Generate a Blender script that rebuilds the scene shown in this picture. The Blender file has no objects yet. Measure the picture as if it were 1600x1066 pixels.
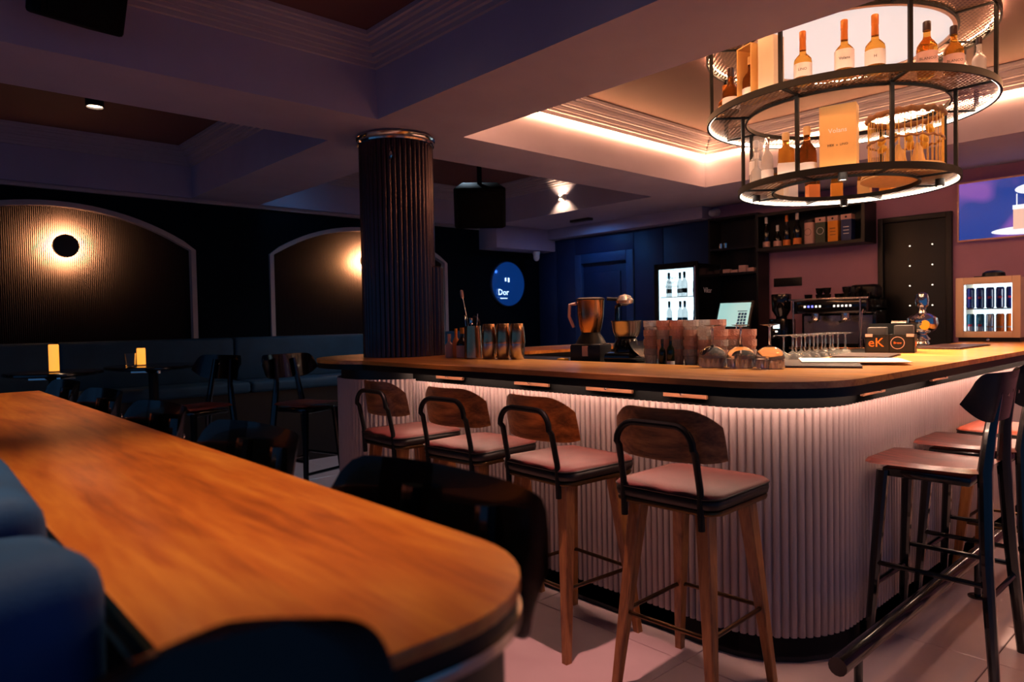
import bpy, bmesh, math, random
from mathutils import Vector, Matrix
random.seed(7)
S = bpy.context.scene
COL = S.collection
PI = math.pi
R = math.radians
def srgb(c):
    return tuple(((v/255)/12.92 if v/255 <= .04045 else ((v/255+.055)/1.055)**2.4) for v in c)

# ------------------------------------------------------------------ camera
yaw, pitch, roll, FPX = R(42.34838724), R(-1.57414559), R(-1.08714605), 1097.4338
fw = Vector((math.sin(yaw)*math.cos(pitch), math.cos(yaw)*math.cos(pitch), math.sin(pitch)))
rt = Vector((math.cos(yaw), -math.sin(yaw), 0)); up = rt.cross(fw)
r2 = rt*math.cos(roll) + up*math.sin(roll); u2 = -rt*math.sin(roll) + up*math.cos(roll)
cd = bpy.data.cameras.new('camera'); cam = bpy.data.objects.new('camera', cd); COL.objects.link(cam)
cam.matrix_world = Matrix(((r2.x, u2.x, -fw.x, 0), (r2.y, u2.y, -fw.y, 0), (r2.z, u2.z, -fw.z, 1.30), (0, 0, 0, 1)))
cd.sensor_width = 36; cd.lens = FPX*36/1600; cd.clip_start = .02
cd.dof.use_dof = True; cd.dof.focus_distance = 3.2; cd.dof.aperture_fstop = 3.6
S.camera = cam
# ------------------------------------------------------------------ world, exposure
w = bpy.data.worlds.new('room_ambient'); S.world = w; w.use_nodes = True
w.node_tree.nodes['Background'].inputs[0].default_value = (.12, .42, 1, 1)
w.node_tree.nodes['Background'].inputs[1].default_value = .16
S.view_settings.view_transform = 'Standard'; S.view_settings.look = 'None'
S.view_settings.exposure = .45; S.view_settings.gamma = 1; S.view_settings.use_curve_mapping = False
S.cycles.use_denoising = True
S.cycles.sample_clamp_indirect = 4
S.cycles.max_bounces = 10; S.cycles.transmission_bounces = 10; S.cycles.transparent_max_bounces = 16
S.cycles.caustics_refractive = False; S.cycles.caustics_reflective = False

# ------------------------------------------------------------------ materials
M = {}
def mat(name, col, rough=.5, metal=0, spec=.5, emit=None, es=0, trans=0, ior=1.45, coat=0, var=0, vscale=8, bump=0, bscale=60, alpha=1):
    m = bpy.data.materials.new(name); m.use_nodes = True; M[name] = m
    nt = m.node_tree; b = nt.nodes['Principled BSDF']
    c = srgb(col); b.inputs['Base Color'].default_value = (*c, 1)
    b.inputs['Roughness'].default_value = rough; b.inputs['Metallic'].default_value = metal
    b.inputs['Specular IOR Level'].default_value = spec; b.inputs['IOR'].default_value = ior
    b.inputs['Transmission Weight'].default_value = trans; b.inputs['Coat Weight'].default_value = coat
    b.inputs['Alpha'].default_value = alpha
    if emit:
        b.inputs['Emission Color'].default_value = (*srgb(emit), 1); b.inputs['Emission Strength'].default_value = es
    if var or bump:
        tc = nt.nodes.new('ShaderNodeTexCoord')
    if var:
        n = nt.nodes.new('ShaderNodeTexNoise'); n.inputs['Scale'].default_value = vscale; n.inputs['Detail'].default_value = 4
        nt.links.new(tc.outputs['Object'], n.inputs['Vector'])
        cr = nt.nodes.new('ShaderNodeValToRGB'); cr.color_ramp.elements[0].position = .3; cr.color_ramp.elements[1].position = .7
        cr.color_ramp.elements[0].color = (*[max(0, v*(1-var)) for v in c], 1); cr.color_ramp.elements[1].color = (*[min(1, v*(1+var)) for v in c], 1)
        nt.links.new(n.outputs['Fac'], cr.inputs['Fac']); nt.links.new(cr.outputs['Color'], b.inputs['Base Color'])
    if bump:
        n = nt.nodes.new('ShaderNodeTexNoise'); n.inputs['Scale'].default_value = bscale; n.inputs['Detail'].default_value = 3
        nt.links.new(tc.outputs['Object'], n.inputs['Vector'])
        bp = nt.nodes.new('ShaderNodeBump'); bp.inputs['Strength'].default_value = bump; bp.inputs['Distance'].default_value = .002
        nt.links.new(n.outputs['Fac'], bp.inputs['Height']); nt.links.new(bp.outputs['Normal'], b.inputs['Normal'])
    return m
def wood(name, dark, mid, light, axis=1, scale=1., rough=.35, coat=0, plank=None):
    m = bpy.data.materials.new(name); m.use_nodes = True; M[name] = m
    nt = m.node_tree; b = nt.nodes['Principled BSDF']; L = nt.links.new
    tc = nt.nodes.new('ShaderNodeTexCoord'); mp = nt.nodes.new('ShaderNodeMapping')
    sc = [9*scale]*3; sc[axis] = 1.1*scale; mp.inputs['Scale'].default_value = sc
    L(tc.outputs['Object'], mp.inputs['Vector'])
    n1 = nt.nodes.new('ShaderNodeTexNoise'); n1.inputs['Scale'].default_value = 1.3; n1.inputs['Detail'].default_value = 6; n1.inputs['Distortion'].default_value = 1.6
    n2 = nt.nodes.new('ShaderNodeTexNoise'); n2.inputs['Scale'].default_value = 9; n2.inputs['Detail'].default_value = 5; n2.inputs['Distortion'].default_value = .4
    L(mp.outputs['Vector'], n1.inputs['Vector']); L(mp.outputs['Vector'], n2.inputs['Vector'])
    mx = nt.nodes.new('ShaderNodeMath'); mx.operation = 'MULTIPLY_ADD'; mx.inputs[1].default_value = .35
    L(n2.outputs['Fac'], mx.inputs[0]); 
    m2 = nt.nodes.new('ShaderNodeMath'); m2.operation = 'MULTIPLY'; m2.inputs[1].default_value = .75
    L(n1.outputs['Fac'], m2.inputs[0]); L(m2.outputs[0], mx.inputs[2])
    cr = nt.nodes.new('ShaderNodeValToRGB'); e = cr.color_ramp.elements
    e[0].position = .36; e[0].color = (*srgb(dark), 1); e[1].position = .72; e[1].color = (*srgb(light), 1)
    k = e.new(.52); k.color = (*srgb(mid), 1)
    L(mx.outputs[0], cr.inputs['Fac']); out = cr.outputs['Color']
    if plank:                                   # staves of slightly different tone
        vo = nt.nodes.new('ShaderNodeTexVoronoi'); vo.inputs['Scale'].default_value = 1
        mp2 = nt.nodes.new('ShaderNodeMapping'); mp2.inputs['Scale'].default_value = plank
        L(tc.outputs['Object'], mp2.inputs['Vector']); L(mp2.outputs['Vector'], vo.inputs['Vector'])
        sp = nt.nodes.new('ShaderNodeSeparateColor'); L(vo.outputs['Color'], sp.inputs[0])
        mr = nt.nodes.new('ShaderNodeMapRange'); mr.inputs[3].default_value = .78; mr.inputs[4].default_value = 1.18; L(sp.outputs[0], mr.inputs[0])
        ml = nt.nodes.new('ShaderNodeMix'); ml.data_type = 'RGBA'; ml.blend_type = 'MULTIPLY'; ml.inputs[0].default_value = 1
        L(out, ml.inputs[6]); L(mr.outputs[0], ml.inputs[7]); out = ml.outputs[2]
    L(out, b.inputs['Base Color']); b.inputs['Roughness'].default_value = rough; b.inputs['Coat Weight'].default_value = coat
    b.inputs['Coat Roughness'].default_value = .2
    bp = nt.nodes.new('ShaderNodeBump'); bp.inputs['Strength'].default_value = .12; bp.inputs['Distance'].default_value = .001
    L(n2.outputs['Fac'], bp.inputs['Height']); L(bp.outputs['Normal'], b.inputs['Normal'])
    return m
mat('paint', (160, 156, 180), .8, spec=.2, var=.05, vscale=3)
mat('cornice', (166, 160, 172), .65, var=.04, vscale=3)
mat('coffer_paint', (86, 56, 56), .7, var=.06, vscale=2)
mat('navy', (5, 15, 24), .8, spec=.08, var=.15, vscale=4)
mat('navy_panel', (20, 44, 84), .55, var=.12, vscale=4)
mat('navy_frame', (40, 74, 118), .5, var=.08)
mat('plum', (178, 132, 156), .7, var=.06, vscale=3)
mat('arch_trim', (165, 155, 158), .5, var=.04)
mat('tile', (204, 180, 182), .22, var=.07, vscale=2.5, coat=.2)
mat('grout', (88, 74, 76), .8, var=.1)
mat('black', (9, 11, 14), .45, var=.2)
mat('black_gloss', (8, 10, 13), .18, coat=.4, var=.2)
mat('black_metal', (6, 6, 7), .5, spec=.25, var=.15)
mat('bronze', (96, 70, 44), .3, metal=.9, var=.15)
mat('chrome', (222, 214, 208), .12, metal=1, var=.03)
mat('steel', (190, 180, 174), .25, metal=1, var=.05)
mat('copper_steel', (196, 150, 110), .22, metal=1, var=.05)
mat('fascia', (5, 6, 9), .45, spec=.3, var=.2)
mat('flute', (176, 158, 156), .5, var=.05, vscale=5)
mat('column_metal', (74, 60, 64), .26, metal=.9, var=.15, vscale=6)
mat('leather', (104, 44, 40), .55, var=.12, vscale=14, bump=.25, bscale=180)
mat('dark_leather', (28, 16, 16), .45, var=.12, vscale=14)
mat('matte_black', (5, 6, 7), .8, spec=.1, var=.1)
mat('leather_orange', (168, 74, 46), .4, var=.1, vscale=14, bump=.25, bscale=180)
mat('blue_fabric', (12, 70, 128), .75, var=.2, vscale=9, bump=.3, bscale=300)
mat('teal_fabric', (14, 56, 80), .7, var=.15, vscale=6, bump=.3, bscale=200)
mat('glass', (255, 255, 255), .03, trans=1, ior=1.2)
mat('stem_glass', (255, 250, 245), .06, trans=.9, ior=1.4)
mat('clear_glass', (252, 246, 242), .1, trans=.6, ior=1.2)
mat('amber_glass', (248, 172, 72), .06, trans=.82, ior=1.07)
mat('brown_glass', (150, 84, 34), .06, trans=.7, ior=1.1)
mat('green_glass', (24, 34, 20), .08, trans=.3)
mat('dark_glass', (16, 14, 16), .1, spec=.6)
mat('label', (236, 230, 228), .6, var=.04)
mat('label_pink', (206, 164, 150), .6, var=.06)
mat('label_orange', (226, 132, 62), .6, var=.06)
mat('ink', (40, 34, 36), .6, var=.05)
mat('gold_paper', (228, 180, 108), .5, var=.05)
mat('cream_paper', (222, 204, 178), .55, var=.04)
mat('green_card', (58, 72, 56), .55, var=.06)
mat('orange_card', (230, 146, 30), .5, var=.05)
mat('navy_card', (26, 44, 96), .5, var=.08)
mat('white_paper', (226, 212, 206), .6, var=.03)
mat('orange_print', (240, 120, 40), .5, var=.05)
mat('white_print', (235, 235, 240), .5, var=.03)
mat('red_print', (214, 50, 70), .5, var=.05)
mat('cap_dark', (44, 22, 22), .4, var=.1)
mat('cap_amber', (190, 112, 40), .35, metal=.3, var=.1)
mat('white_plastic', (222, 214, 210), .5, var=.03)
mat('fridge_white', (232, 204, 172), .45, var=.03)
mat('frame_rose', (222, 176, 150), .35, metal=.3, var=.05)
mat('can_blue', (16, 32, 112), .3, metal=.4, var=.05)
mat('can_silver', (196, 206, 216), .25, metal=.7, var=.05)
mat('can_teal', (38, 110, 140), .3, metal=.4, var=.05)
mat('can_orange', (244, 112, 10), .35, var=.05)
mat('wicker', (150, 98, 54), .6, var=.25, vscale=40)
mat('gold_leaf', (232, 176, 60), .4, metal=.3, var=.2, vscale=20)
mat('straw', (206, 168, 112), .6, var=.12, vscale=30)
mat('yellow', (240, 176, 40), .5, var=.06)
mat('pink_glass', (255, 214, 200), .16, trans=.4, ior=1.3)
mat('mirror_blue', (12, 52, 112), .12, metal=.3, var=.2, vscale=4, emit=(10, 52, 120), es=.5)  # dim emission painted in to lift the sign's blue face
def emis(name, col, s):
    return mat(name, (200, 200, 200), .5, emit=col, es=s)
emis('led_warm', (255, 176, 118), 56); emis('added_uplight', (255, 190, 140), 90); emis('led_cool', (255, 226, 200), 9)
emis('led_under', (255, 204, 178), 74)
emis('disc_light', (236, 230, 230), .52)
emis('lamp_glow', (255, 190, 130), 6)
emis('spot_glow', (255, 214, 180), 16)
emis('candle', (255, 158, 44), 1.0)
emis('fridge_light', (206, 240, 255), 1.5)
emis('fridge_led', (235, 240, 255), 3)
emis('pos_screen', (128, 196, 192), .75)
emis('tiny_white', (255, 240, 220), 1.2)
emis('tiny_blue', (70, 90, 255), 2)
emis('neon_white', (190, 225, 255), 1.6)
wood('table_wood', (146, 70, 22), (190, 100, 34), (216, 134, 52), 1, .8, .36, .25, (5.5, .45, 3))
wood('bar_wood_y', (150, 88, 34), (198, 128, 54), (222, 160, 82), 1, 1., .32, .2, (5, .5, 3))
wood('veneer', (78, 46, 26), (124, 80, 46), (164, 112, 66), 1, 1.6, .36, .2)
wood('leg_wood', (104, 62, 30), (150, 94, 48), (180, 120, 66), 2, 1.6, .38, .1)
wood('seat_wood', (58, 18, 16), (110, 42, 36), (152, 78, 66), 0, 1.6, .3, .3)
wood('board_wood', (58, 34, 22), (84, 52, 34), (106, 68, 44), 1, 1., .4)
# ribbed paint behind the wall lamps
def ribbed(name, col, rough):
    m = mat(name, col, rough, spec=.05); nt = m.node_tree; b = nt.nodes['Principled BSDF']
    tc = nt.nodes.new('ShaderNodeTexCoord'); wv = nt.nodes.new('ShaderNodeTexWave'); wv.bands_direction = 'X'; wv.inputs['Scale'].default_value = 22
    wv.inputs['Distortion'].default_value = .6; wv.inputs['Detail'].default_value = 2
    nt.links.new(tc.outputs['Object'], wv.inputs['Vector'])
    bp = nt.nodes.new('ShaderNodeBump'); bp.inputs['Strength'].default_value = .5; bp.inputs['Distance'].default_value = .006
    nt.links.new(wv.outputs['Fac'], bp.inputs['Height']); nt.links.new(bp.outputs['Normal'], b.inputs['Normal'])
ribbed('navy_ribbed', (26, 25, 28), .7)
def cut_glass(name, col, trans):
    m = mat(name, col, .08, trans=trans, ior=1.25); nt = m.node_tree; b = nt.nodes['Principled BSDF']
    tc = nt.nodes.new('ShaderNodeTexCoord'); vo = nt.nodes.new('ShaderNodeTexVoronoi'); vo.inputs['Scale'].default_value = 90; vo.feature = 'DISTANCE_TO_EDGE'
    nt.links.new(tc.outputs['Object'], vo.inputs['Vector'])
    bp = nt.nodes.new('ShaderNodeBump'); bp.inputs['Strength'].default_value = .8; bp.inputs['Distance'].default_value = .004
    nt.links.new(vo.outputs['Distance'], bp.inputs['Height']); nt.links.new(bp.outputs['Normal'], b.inputs['Normal'])
cut_glass('cut_clear', (255, 244, 236), .6); cut_glass('cut_pink', (255, 206, 188), .5)
# television picture: deep blue with a violet haze
def screen_mat():
    m = mat('tv_picture', (8, 8, 12), .25); nt = m.node_tree; b = nt.nodes['Principled BSDF']; L = nt.links.new
    tc = nt.nodes.new('ShaderNodeTexCoord'); n = nt.nodes.new('ShaderNodeTexNoise'); n.inputs['Scale'].default_value = 3.2; n.inputs['Detail'].default_value = 1
    L(tc.outputs['Object'], n.inputs['Vector'])
    cr = nt.nodes.new('ShaderNodeValToRGB'); e = cr.color_ramp.elements
    e[0].position = .38; e[0].color = (*srgb((16, 56, 140)), 1); e[1].position = .66; e[1].color = (*srgb((120, 76, 160)), 1)
    k = e.new(.5); k.color = (*srgb((28, 56, 136)), 1)
    L(n.outputs['Fac'], cr.inputs['Fac']); L(cr.outputs['Color'], b.inputs['Emission Color']); b.inputs['Emission Strength'].default_value = .85
screen_mat()
emis('tv_light', (214, 226, 236), .85); emis('tv_drink', (214, 170, 150), .8)
# fine wire mesh: real holes come from a procedural alpha grid
def mesh_mat():
    m = mat('wire_mesh', (150, 112, 84), .35, metal=.8); nt = m.node_tree; b = nt.nodes['Principled BSDF']; L = nt.links.new
    tc = nt.nodes.new('ShaderNodeTexCoord'); mp = nt.nodes.new('ShaderNodeMapping'); mp.inputs['Rotation'].default_value = (0, 0, R(45))
    L(tc.outputs['Object'], mp.inputs['Vector'])
    fac = []
    for d in ('X', 'Y'):
        wv = nt.nodes.new('ShaderNodeTexWave'); wv.bands_direction = d; wv.inputs['Scale'].default_value = 13
        L(mp.outputs['Vector'], wv.inputs['Vector']); fac.append(wv)
    mn = nt.nodes.new('ShaderNodeMath'); mn.operation = 'MINIMUM'; L(fac[0].outputs['Fac'], mn.inputs[0]); L(fac[1].outputs['Fac'], mn.inputs[1])
    lt = nt.nodes.new('ShaderNodeMath'); lt.operation = 'LESS_THAN'; lt.inputs[1].default_value = .42; L(mn.outputs[0], lt.inputs[0])
    L(lt.outputs[0], b.inputs['Alpha'])
mesh_mat()

# ------------------------------------------------------------------ geometry helpers
class B:
    def __init__(s): s.bm = bmesh.new()
    def box(s, x0, x1, y0, y1, z0, z1, bev=0, seg=2, mtx=None):
        r = bmesh.ops.create_cube(s.bm, size=1); vs = r['verts']
        T = Matrix.Translation(((x0+x1)/2, (y0+y1)/2, (z0+z1)/2)) @ Matrix.Diagonal((x1-x0, y1-y0, z1-z0, 1))
        bmesh.ops.transform(s.bm, matrix=T, verts=vs)
        if bev:
            es = list({e for v in vs for e in v.link_edges})
            o = bmesh.ops.bevel(s.bm, geom=es, offset=bev, segments=seg, profile=.5, affect='EDGES')
            vs = list({v for f in o['faces'] for v in f.verts} | {v for v in vs if v.is_valid})
            if mtx is not None:
                vs = list(set(vs) | {v for v0 in vs for e in v0.link_edges for v in e.verts})
        if mtx is not None: bmesh.ops.transform(s.bm, matrix=mtx, verts=vs)
        return s
    def lathe(s, prof, n=20, c=(0, 0, 0), cap=True, mtx=None, a0=0, a1=2*PI):
        full = abs(a1-a0-2*PI) < 1e-6; rings = []; new = []
        m = n if full else n+1
        for r, z in prof:
            ring = []
            if r < 1e-6:
                v = s.bm.verts.new((c[0], c[1], c[2]+z)); ring = [v]*m; new.append(v)
            else:
                for i in range(m):
                    a = a0+(a1-a0)*i/n; v = s.bm.verts.new((c[0]+r*math.cos(a), c[1]+r*math.sin(a), c[2]+z)); ring.append(v); new.append(v)
            rings.append(ring)
        for A, C in zip(rings[:-1], rings[1:]):
            for i in range(n):
                j = (i+1) % m
                vs = []
                for v in (A[i], A[j], C[j], C[i]):
                    if v not in vs: vs.append(v)
                if len(vs) > 2: s.bm.faces.new(vs)
        if cap and full:
            for k, ring in ((0, rings[0]), (-1, rings[-1])):
                if ring[0] is not ring[1]: s.bm.faces.new(ring[::-1] if k == 0 else ring)
        if mtx is not None: bmesh.ops.transform(s.bm, matrix=mtx, verts=new)
        return s
    def tube(s, pts, r, n=8, closed=False, cap=True):
        pts = [Vector(p) for p in pts]; N = len(pts); rings = []
        rr = r if isinstance(r, (list, tuple)) else [r]*N
        prev = None
        for i, p in enumerate(pts):
            if closed: t = pts[(i+1) % N]-pts[i-1]
            else: t = pts[min(i+1, N-1)]-pts[max(i-1, 0)]
            t.normalize()
            if prev is None:
                a = Vector((0, 0, 1)) if abs(t.z) < .9 else Vector((1, 0, 0)); nx = t.cross(a).normalized()
            else:
                nx = (prev - t*prev.dot(t)).normalized()
            prev = nx; ny = t.cross(nx)
            rings.append([s.bm.verts.new(p+(nx*math.cos(2*PI*k/n)+ny*math.sin(2*PI*k/n))*rr[i]) for k in range(n)])
        for i in range(N if closed else N-1):
            A, C = rings[i], rings[(i+1) % N]
            for k in range(n): s.bm.faces.new((A[k], A[(k+1) % n], C[(k+1) % n], C[k]))
        if cap and not closed:
            s.bm.faces.new(rings[0][::-1]); s.bm.faces.new(rings[-1])
        return s
    def beam(s, p0, p1, w0, w1, bev=.2):
        """tapered four-sided bar with chamfered corners; w = (across x, across y)"""
        p0, p1 = Vector(p0), Vector(p1)
        def ring(p, w):
            a, c = w[0]/2, w[1]/2; k = min(a, c)*bev
            return [s.bm.verts.new(p+Vector(q+(0,))) for q in ((a-k, -c), (a, -c+k), (a, c-k), (a-k, c), (-a+k, c), (-a, c-k), (-a, -c+k), (-a+k, -c))]
        A, C = ring(p0, w0), ring(p1, w1)
        for i in range(8): s.bm.faces.new((A[i], A[(i+1) % 8], C[(i+1) % 8], C[i]))
        s.bm.faces.new(A[::-1]); s.bm.faces.new(C); return s
    def prism(s, poly, z0, z1, bev=0, seg=2):
        bot = [s.bm.verts.new((x, y, z0)) for x, y in poly]; top = [s.bm.verts.new((x, y, z1)) for x, y in poly]
        n = len(poly); f0 = s.bm.faces.new(bot[::-1]); f1 = s.bm.faces.new(top)
        for i in range(n): s.bm.faces.new((bot[i], bot[(i+1) % n], top[(i+1) % n], top[i]))
        if bev:
            es = list(f1.edges)+list(f0.edges)
            bmesh.ops.bevel(s.bm, geom=es, offset=bev, segments=seg, profile=.5, affect='EDGES')
        return s
    def grid(s, fn, nu, nv, th=0):
        """sheet fn(u,v) -> point; th > 0 gives it thickness along its normal"""
        P = [[Vector(fn(i/nu, j/nv)) for j in range(nv+1)] for i in range(nu+1)]
        V = [[s.bm.verts.new(p) for p in row] for row in P]
        fs = [s.bm.faces.new((V[i][j], V[i+1][j], V[i+1][j+1], V[i][j+1])) for i in range(nu) for j in range(nv)]
        if th: bmesh.ops.solidify(s.bm, geom=fs, thickness=th)
        return s
    def move(s, mtx): bmesh.ops.transform(s.bm, matrix=mtx, verts=s.bm.verts[:]); return s
    def mesh(s, name, m, ang=35):
        bmesh.ops.recalc_face_normals(s.bm, faces=s.bm.faces[:])
        me = bpy.data.meshes.new(name); s.bm.to_mesh(me); s.bm.free()
        me.materials.append(M[m] if isinstance(m, str) else m)
        me.shade_smooth(); me.set_sharp_from_angle(angle=R(ang))
        return me
    def build(s, name, m, parent=None, loc=None, rot=None, ang=35):
        return link(name, s.mesh(name, m, ang), parent, loc, rot)
def link(name, me, parent=None, loc=None, rot=None):
    o = bpy.data.objects.new(name, me); COL.objects.link(o)
    if parent is not None: o.parent = parent
    if loc is not None: o.location = loc
    if rot is not None: o.rotation_euler = rot
    return o
def tag(o, label, cat, group=None):
    o['label'] = label; o['category'] = cat
    if group: o['group'] = group
    return o
def thing(name, label, cat, loc=(0, 0, 0), rz=0, group=None, rot=None):
    o = link(name, None, None, loc, rot or (0, 0, rz)); o.empty_display_size = .05
    return tag(o, label, cat, group)
def struct(o): o['kind'] = 'structure'; return o
def stuff(o): o['kind'] = 'stuff'; return o
def dup(o, parent=None, loc=None, rz=None, label=None, group=None):
    c = o.copy(); COL.objects.link(c); c.parent = parent
    if loc is not None: c.location = loc
    if rz is not None: c.rotation_euler = (0, 0, rz)
    if label: c['label'] = label
    if group: c['group'] = group
    for ch in o.children: dup(ch, c)
    return c
def text(name, body, size, m, parent, loc, rot, depth=.0006, align='CENTER'):
    cu = bpy.data.curves.new(name, 'FONT'); cu.body = body; cu.size = size; cu.align_x = align; cu.align_y = 'CENTER'; cu.extrude = depth; cu.resolution_u = 2
    t = bpy.data.objects.new(name, cu); COL.objects.link(t)
    dg = bpy.context.evaluated_depsgraph_get(); me = bpy.data.meshes.new_from_object(t.evaluated_get(dg))
    bpy.data.objects.remove(t); bpy.data.curves.remove(cu)
    me.materials.clear(); me.materials.append(M[m])
    return link(name, me, parent, loc, rot)
ORD = ['first', 'second', 'third', 'fourth', 'fifth', 'sixth', 'seventh', 'eighth', 'ninth', 'tenth', 'eleventh', 'twelfth']
def light(name, kind, loc, power, col, parent=None, size=.05, spot=None, blend=.6, aim=None, sx=None, sy=None):
    d = bpy.data.lights.new(name, kind); d.energy = power; d.color = col
    if kind == 'SPOT': d.spot_size = R(spot); d.spot_blend = blend; d.shadow_soft_size = size
    elif kind == 'AREA':
        d.shape = 'RECTANGLE'; d.size = sx; d.size_y = sy
    else: d.shadow_soft_size = size
    o = bpy.data.objects.new(name, d); COL.objects.link(o)
    if parent is not None: o.parent = parent
    o.location = loc
    if aim is not None: o.rotation_euler = (Vector(aim)-Vector(loc)).to_track_quat('-Z', 'Y').to_euler()
    return o
WARM = (1, .62, .34); ROSE = (1, .46, .40); BLUE = (.12, .4, 1)

# ================================================================== THE ROOM
SZ, CZ = 2.50, 2.93                                     # beam underside, coffer ceiling
XW, YW = 6.80, 6.86                                     # back wall, left wall
# floor: grout bed and square tiles
fl = struct(B().box(-3.2, 7.0, -3.2, 7.1, -.12, -.006).build('floor', 'grout'))
tme = B().box(-.398, .398, -.398, .398, -.02, 0, .002, 1).mesh('tile', 'tile')
for i in range(13):
    for j in range(13):
        x, y = -2.79+.8*i-.17, -2.78+.8*j-.1
        if x > 6.7 or y > 6.8: continue
        link('tile', tme, fl, (x, y, 0), (0, 0, (i*7+j*3) % 4*PI/2))
# ceiling: beams around four coffers
XS = [(-3.2, -.60), (2.23, 2.87), (5.70, 7.0)]; YS = [(-3.2, -.07), (3.58, 4.18), (6.80, 7.0)]
cb = B()
for a, b_ in YS: cb.box(-3.2, 7.0, a, b_, SZ, 2.99)
for a, b_ in XS:
    for (p, q) in ((YS[0][1], YS[1][0]), (YS[1][1], YS[2][0])): cb.box(a, b_, p, q, SZ, 2.99)
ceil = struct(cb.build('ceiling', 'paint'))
COFF = [(-.60, 2.23, -.07, 3.58), (2.87, 5.70, -.07, 3.58), (-.60, 2.23, 4.18, 6.80), (2.87, 5.70, 4.18, 6.80)]
for k, (x0, x1, y0, y1) in enumerate(COFF):
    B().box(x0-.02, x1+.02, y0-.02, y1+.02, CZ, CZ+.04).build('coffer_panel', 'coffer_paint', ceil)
    c = B()
    for (za, zb, p) in ((2.785, 2.81, .022), (2.81, 2.826, .045), (2.826, 2.85, .06), (2.85, 2.864, .088), (2.864, 2.892, .104), (2.892, 2.906, .13), (2.906, 2.931, .15)):
        c.box(x0, x1, y1-p, y1, za, zb).box(x0, x1, y0, y0+p, za, zb).box(x0, x0+p, y0+p, y1-p, za, zb).box(x1-p, x1, y0+p, y1-p, za, zb)
    struct(c.build('trim_%d' % (k+1), 'cornice'))
# led line round the coffer over the bar
x0, x1, y0, y1 = COFF[1]
led = thing('led_strip', 'bright white LED line under the cornice of the coffer over the bar', 'led strip', ((x0+x1)/2, (y0+y1)/2, 2.76))
hx, hy = (x1-x0)/2, (y1-y0)/2
for (a, b_, c_, d_) in ((-hx+.02, hx-.02, hy-.02, hy-.002), (-hx+.02, hx-.02, -hy+.002, -hy+.02), (-hx+.002, -hx+.02, -hy+.02, hy-.02), (hx-.02, hx-.002, -hy+.02, hy-.02)):
    B().box(a, b_, c_, d_, -.004, .012).build('led_run', 'led_warm', led)
# left wall: fluted niches framed by arches
ARC = [(1.15, 1.08), (4.08, 1.08)]
wl = B().box(-3.2, 7.0, 6.92, 7.1, 0, SZ).build('wall_left', 'navy_ribbed'); struct(wl)
def archz(t): return 2.03+.31*(math.cos(t*PI/2)**.5 if abs(t) < 1 else 0)*1.0
def arch_pts(cx, hw, n=24):
    rad = (hw*hw+.32**2)/(2*.32); zc = 2.34-rad
    return [(cx+hw*(-1+2*i/n), zc+math.sqrt(rad*rad-(hw*(-1+2*i/n))**2)) for i in range(n+1)]
edges = [-3.2]
for cx, hw in ARC: edges += [cx-hw, cx+hw]
edges.append(7.0)
for i in range(0, len(edges), 2):
    B().box(edges[i], edges[i+1], YW, 6.92, 0, SZ).build('wall_pier', 'navy', wl)
for cx, hw in ARC:
    p = B(); pts = arch_pts(cx, hw)
    for (a, za), (b_, zb) in zip(pts[:-1], pts[1:]):
        vs = [p.bm.verts.new(q) for q in ((a, YW, za), (b_, YW, zb), (b_, YW, SZ), (a, YW, SZ), (a, 6.92, za), (b_, 6.92, zb), (b_, 6.92, SZ), (a, 6.92, SZ))]
        p.bm.faces.new(vs[:4]); p.bm.faces.new((vs[0], vs[1], vs[5], vs[4]))
    p.build('wall_spandrel', 'navy', wl)
for k, (cx, hw) in enumerate(ARC):                      # pale arch mouldings
    pts = [(cx-hw, .05)]+arch_pts(cx, hw)+[(cx+hw, .05)]
    t = B(); ring = []
    for i, (x, z) in enumerate(pts):
        a = pts[max(i-1, 0)]; c_ = pts[min(i+1, len(pts)-1)]; d = Vector((c_[0]-a[0], c_[1]-a[1])).normalized(); nx, nz = -d.y, d.x
        ring.append([t.bm.verts.new((x+nx*o, yy, z+nz*o)) for o, yy in ((.03, YW), (.03, YW-.03), (-.012, YW-.03), (-.012, 6.9))])
    for A, C in zip(ring[:-1], ring[1:]):
        for q in range(3): t.bm.faces.new((A[q], C[q], C[q+1], A[q+1]))
    struct(t.build('trim_%d' % (5+k), 'arch_trim'))
struct(B().box(-3.2, 5.72, YW-.03, YW+.01, 2.466, 2.5, .006).build('trim_7', 'arch_trim'))
# back wall
wb = struct(B().box(XW, 7.0, -3.2, 7.0, 0, SZ).build('wall_back', 'plum'))
pn = [(4.20, 4.80), (4.80, 5.22), (6.16, 6.50), (6.50, 6.84)]
for a, b_ in pn:
    B().box(XW-.05, XW, a+.004, b_-.004, 0, 2.36, .006).build('wall_panel', 'navy_panel', wb)
B().box(XW-.05, XW, 5.22, 6.16, 2.14, 2.36, .006).build('wall_panel', 'navy_panel', wb)
# lowered boxing in the far corner
struct(B().box(5.72, 6.80, 6.52, 6.86, 2.22, 2.5, .004).build('trim_8', 'paint'))
struct(B().box(6.62, 6.80, 4.2, 6.52, 2.37, 2.5, .004).build('trim_9', 'paint'))
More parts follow.
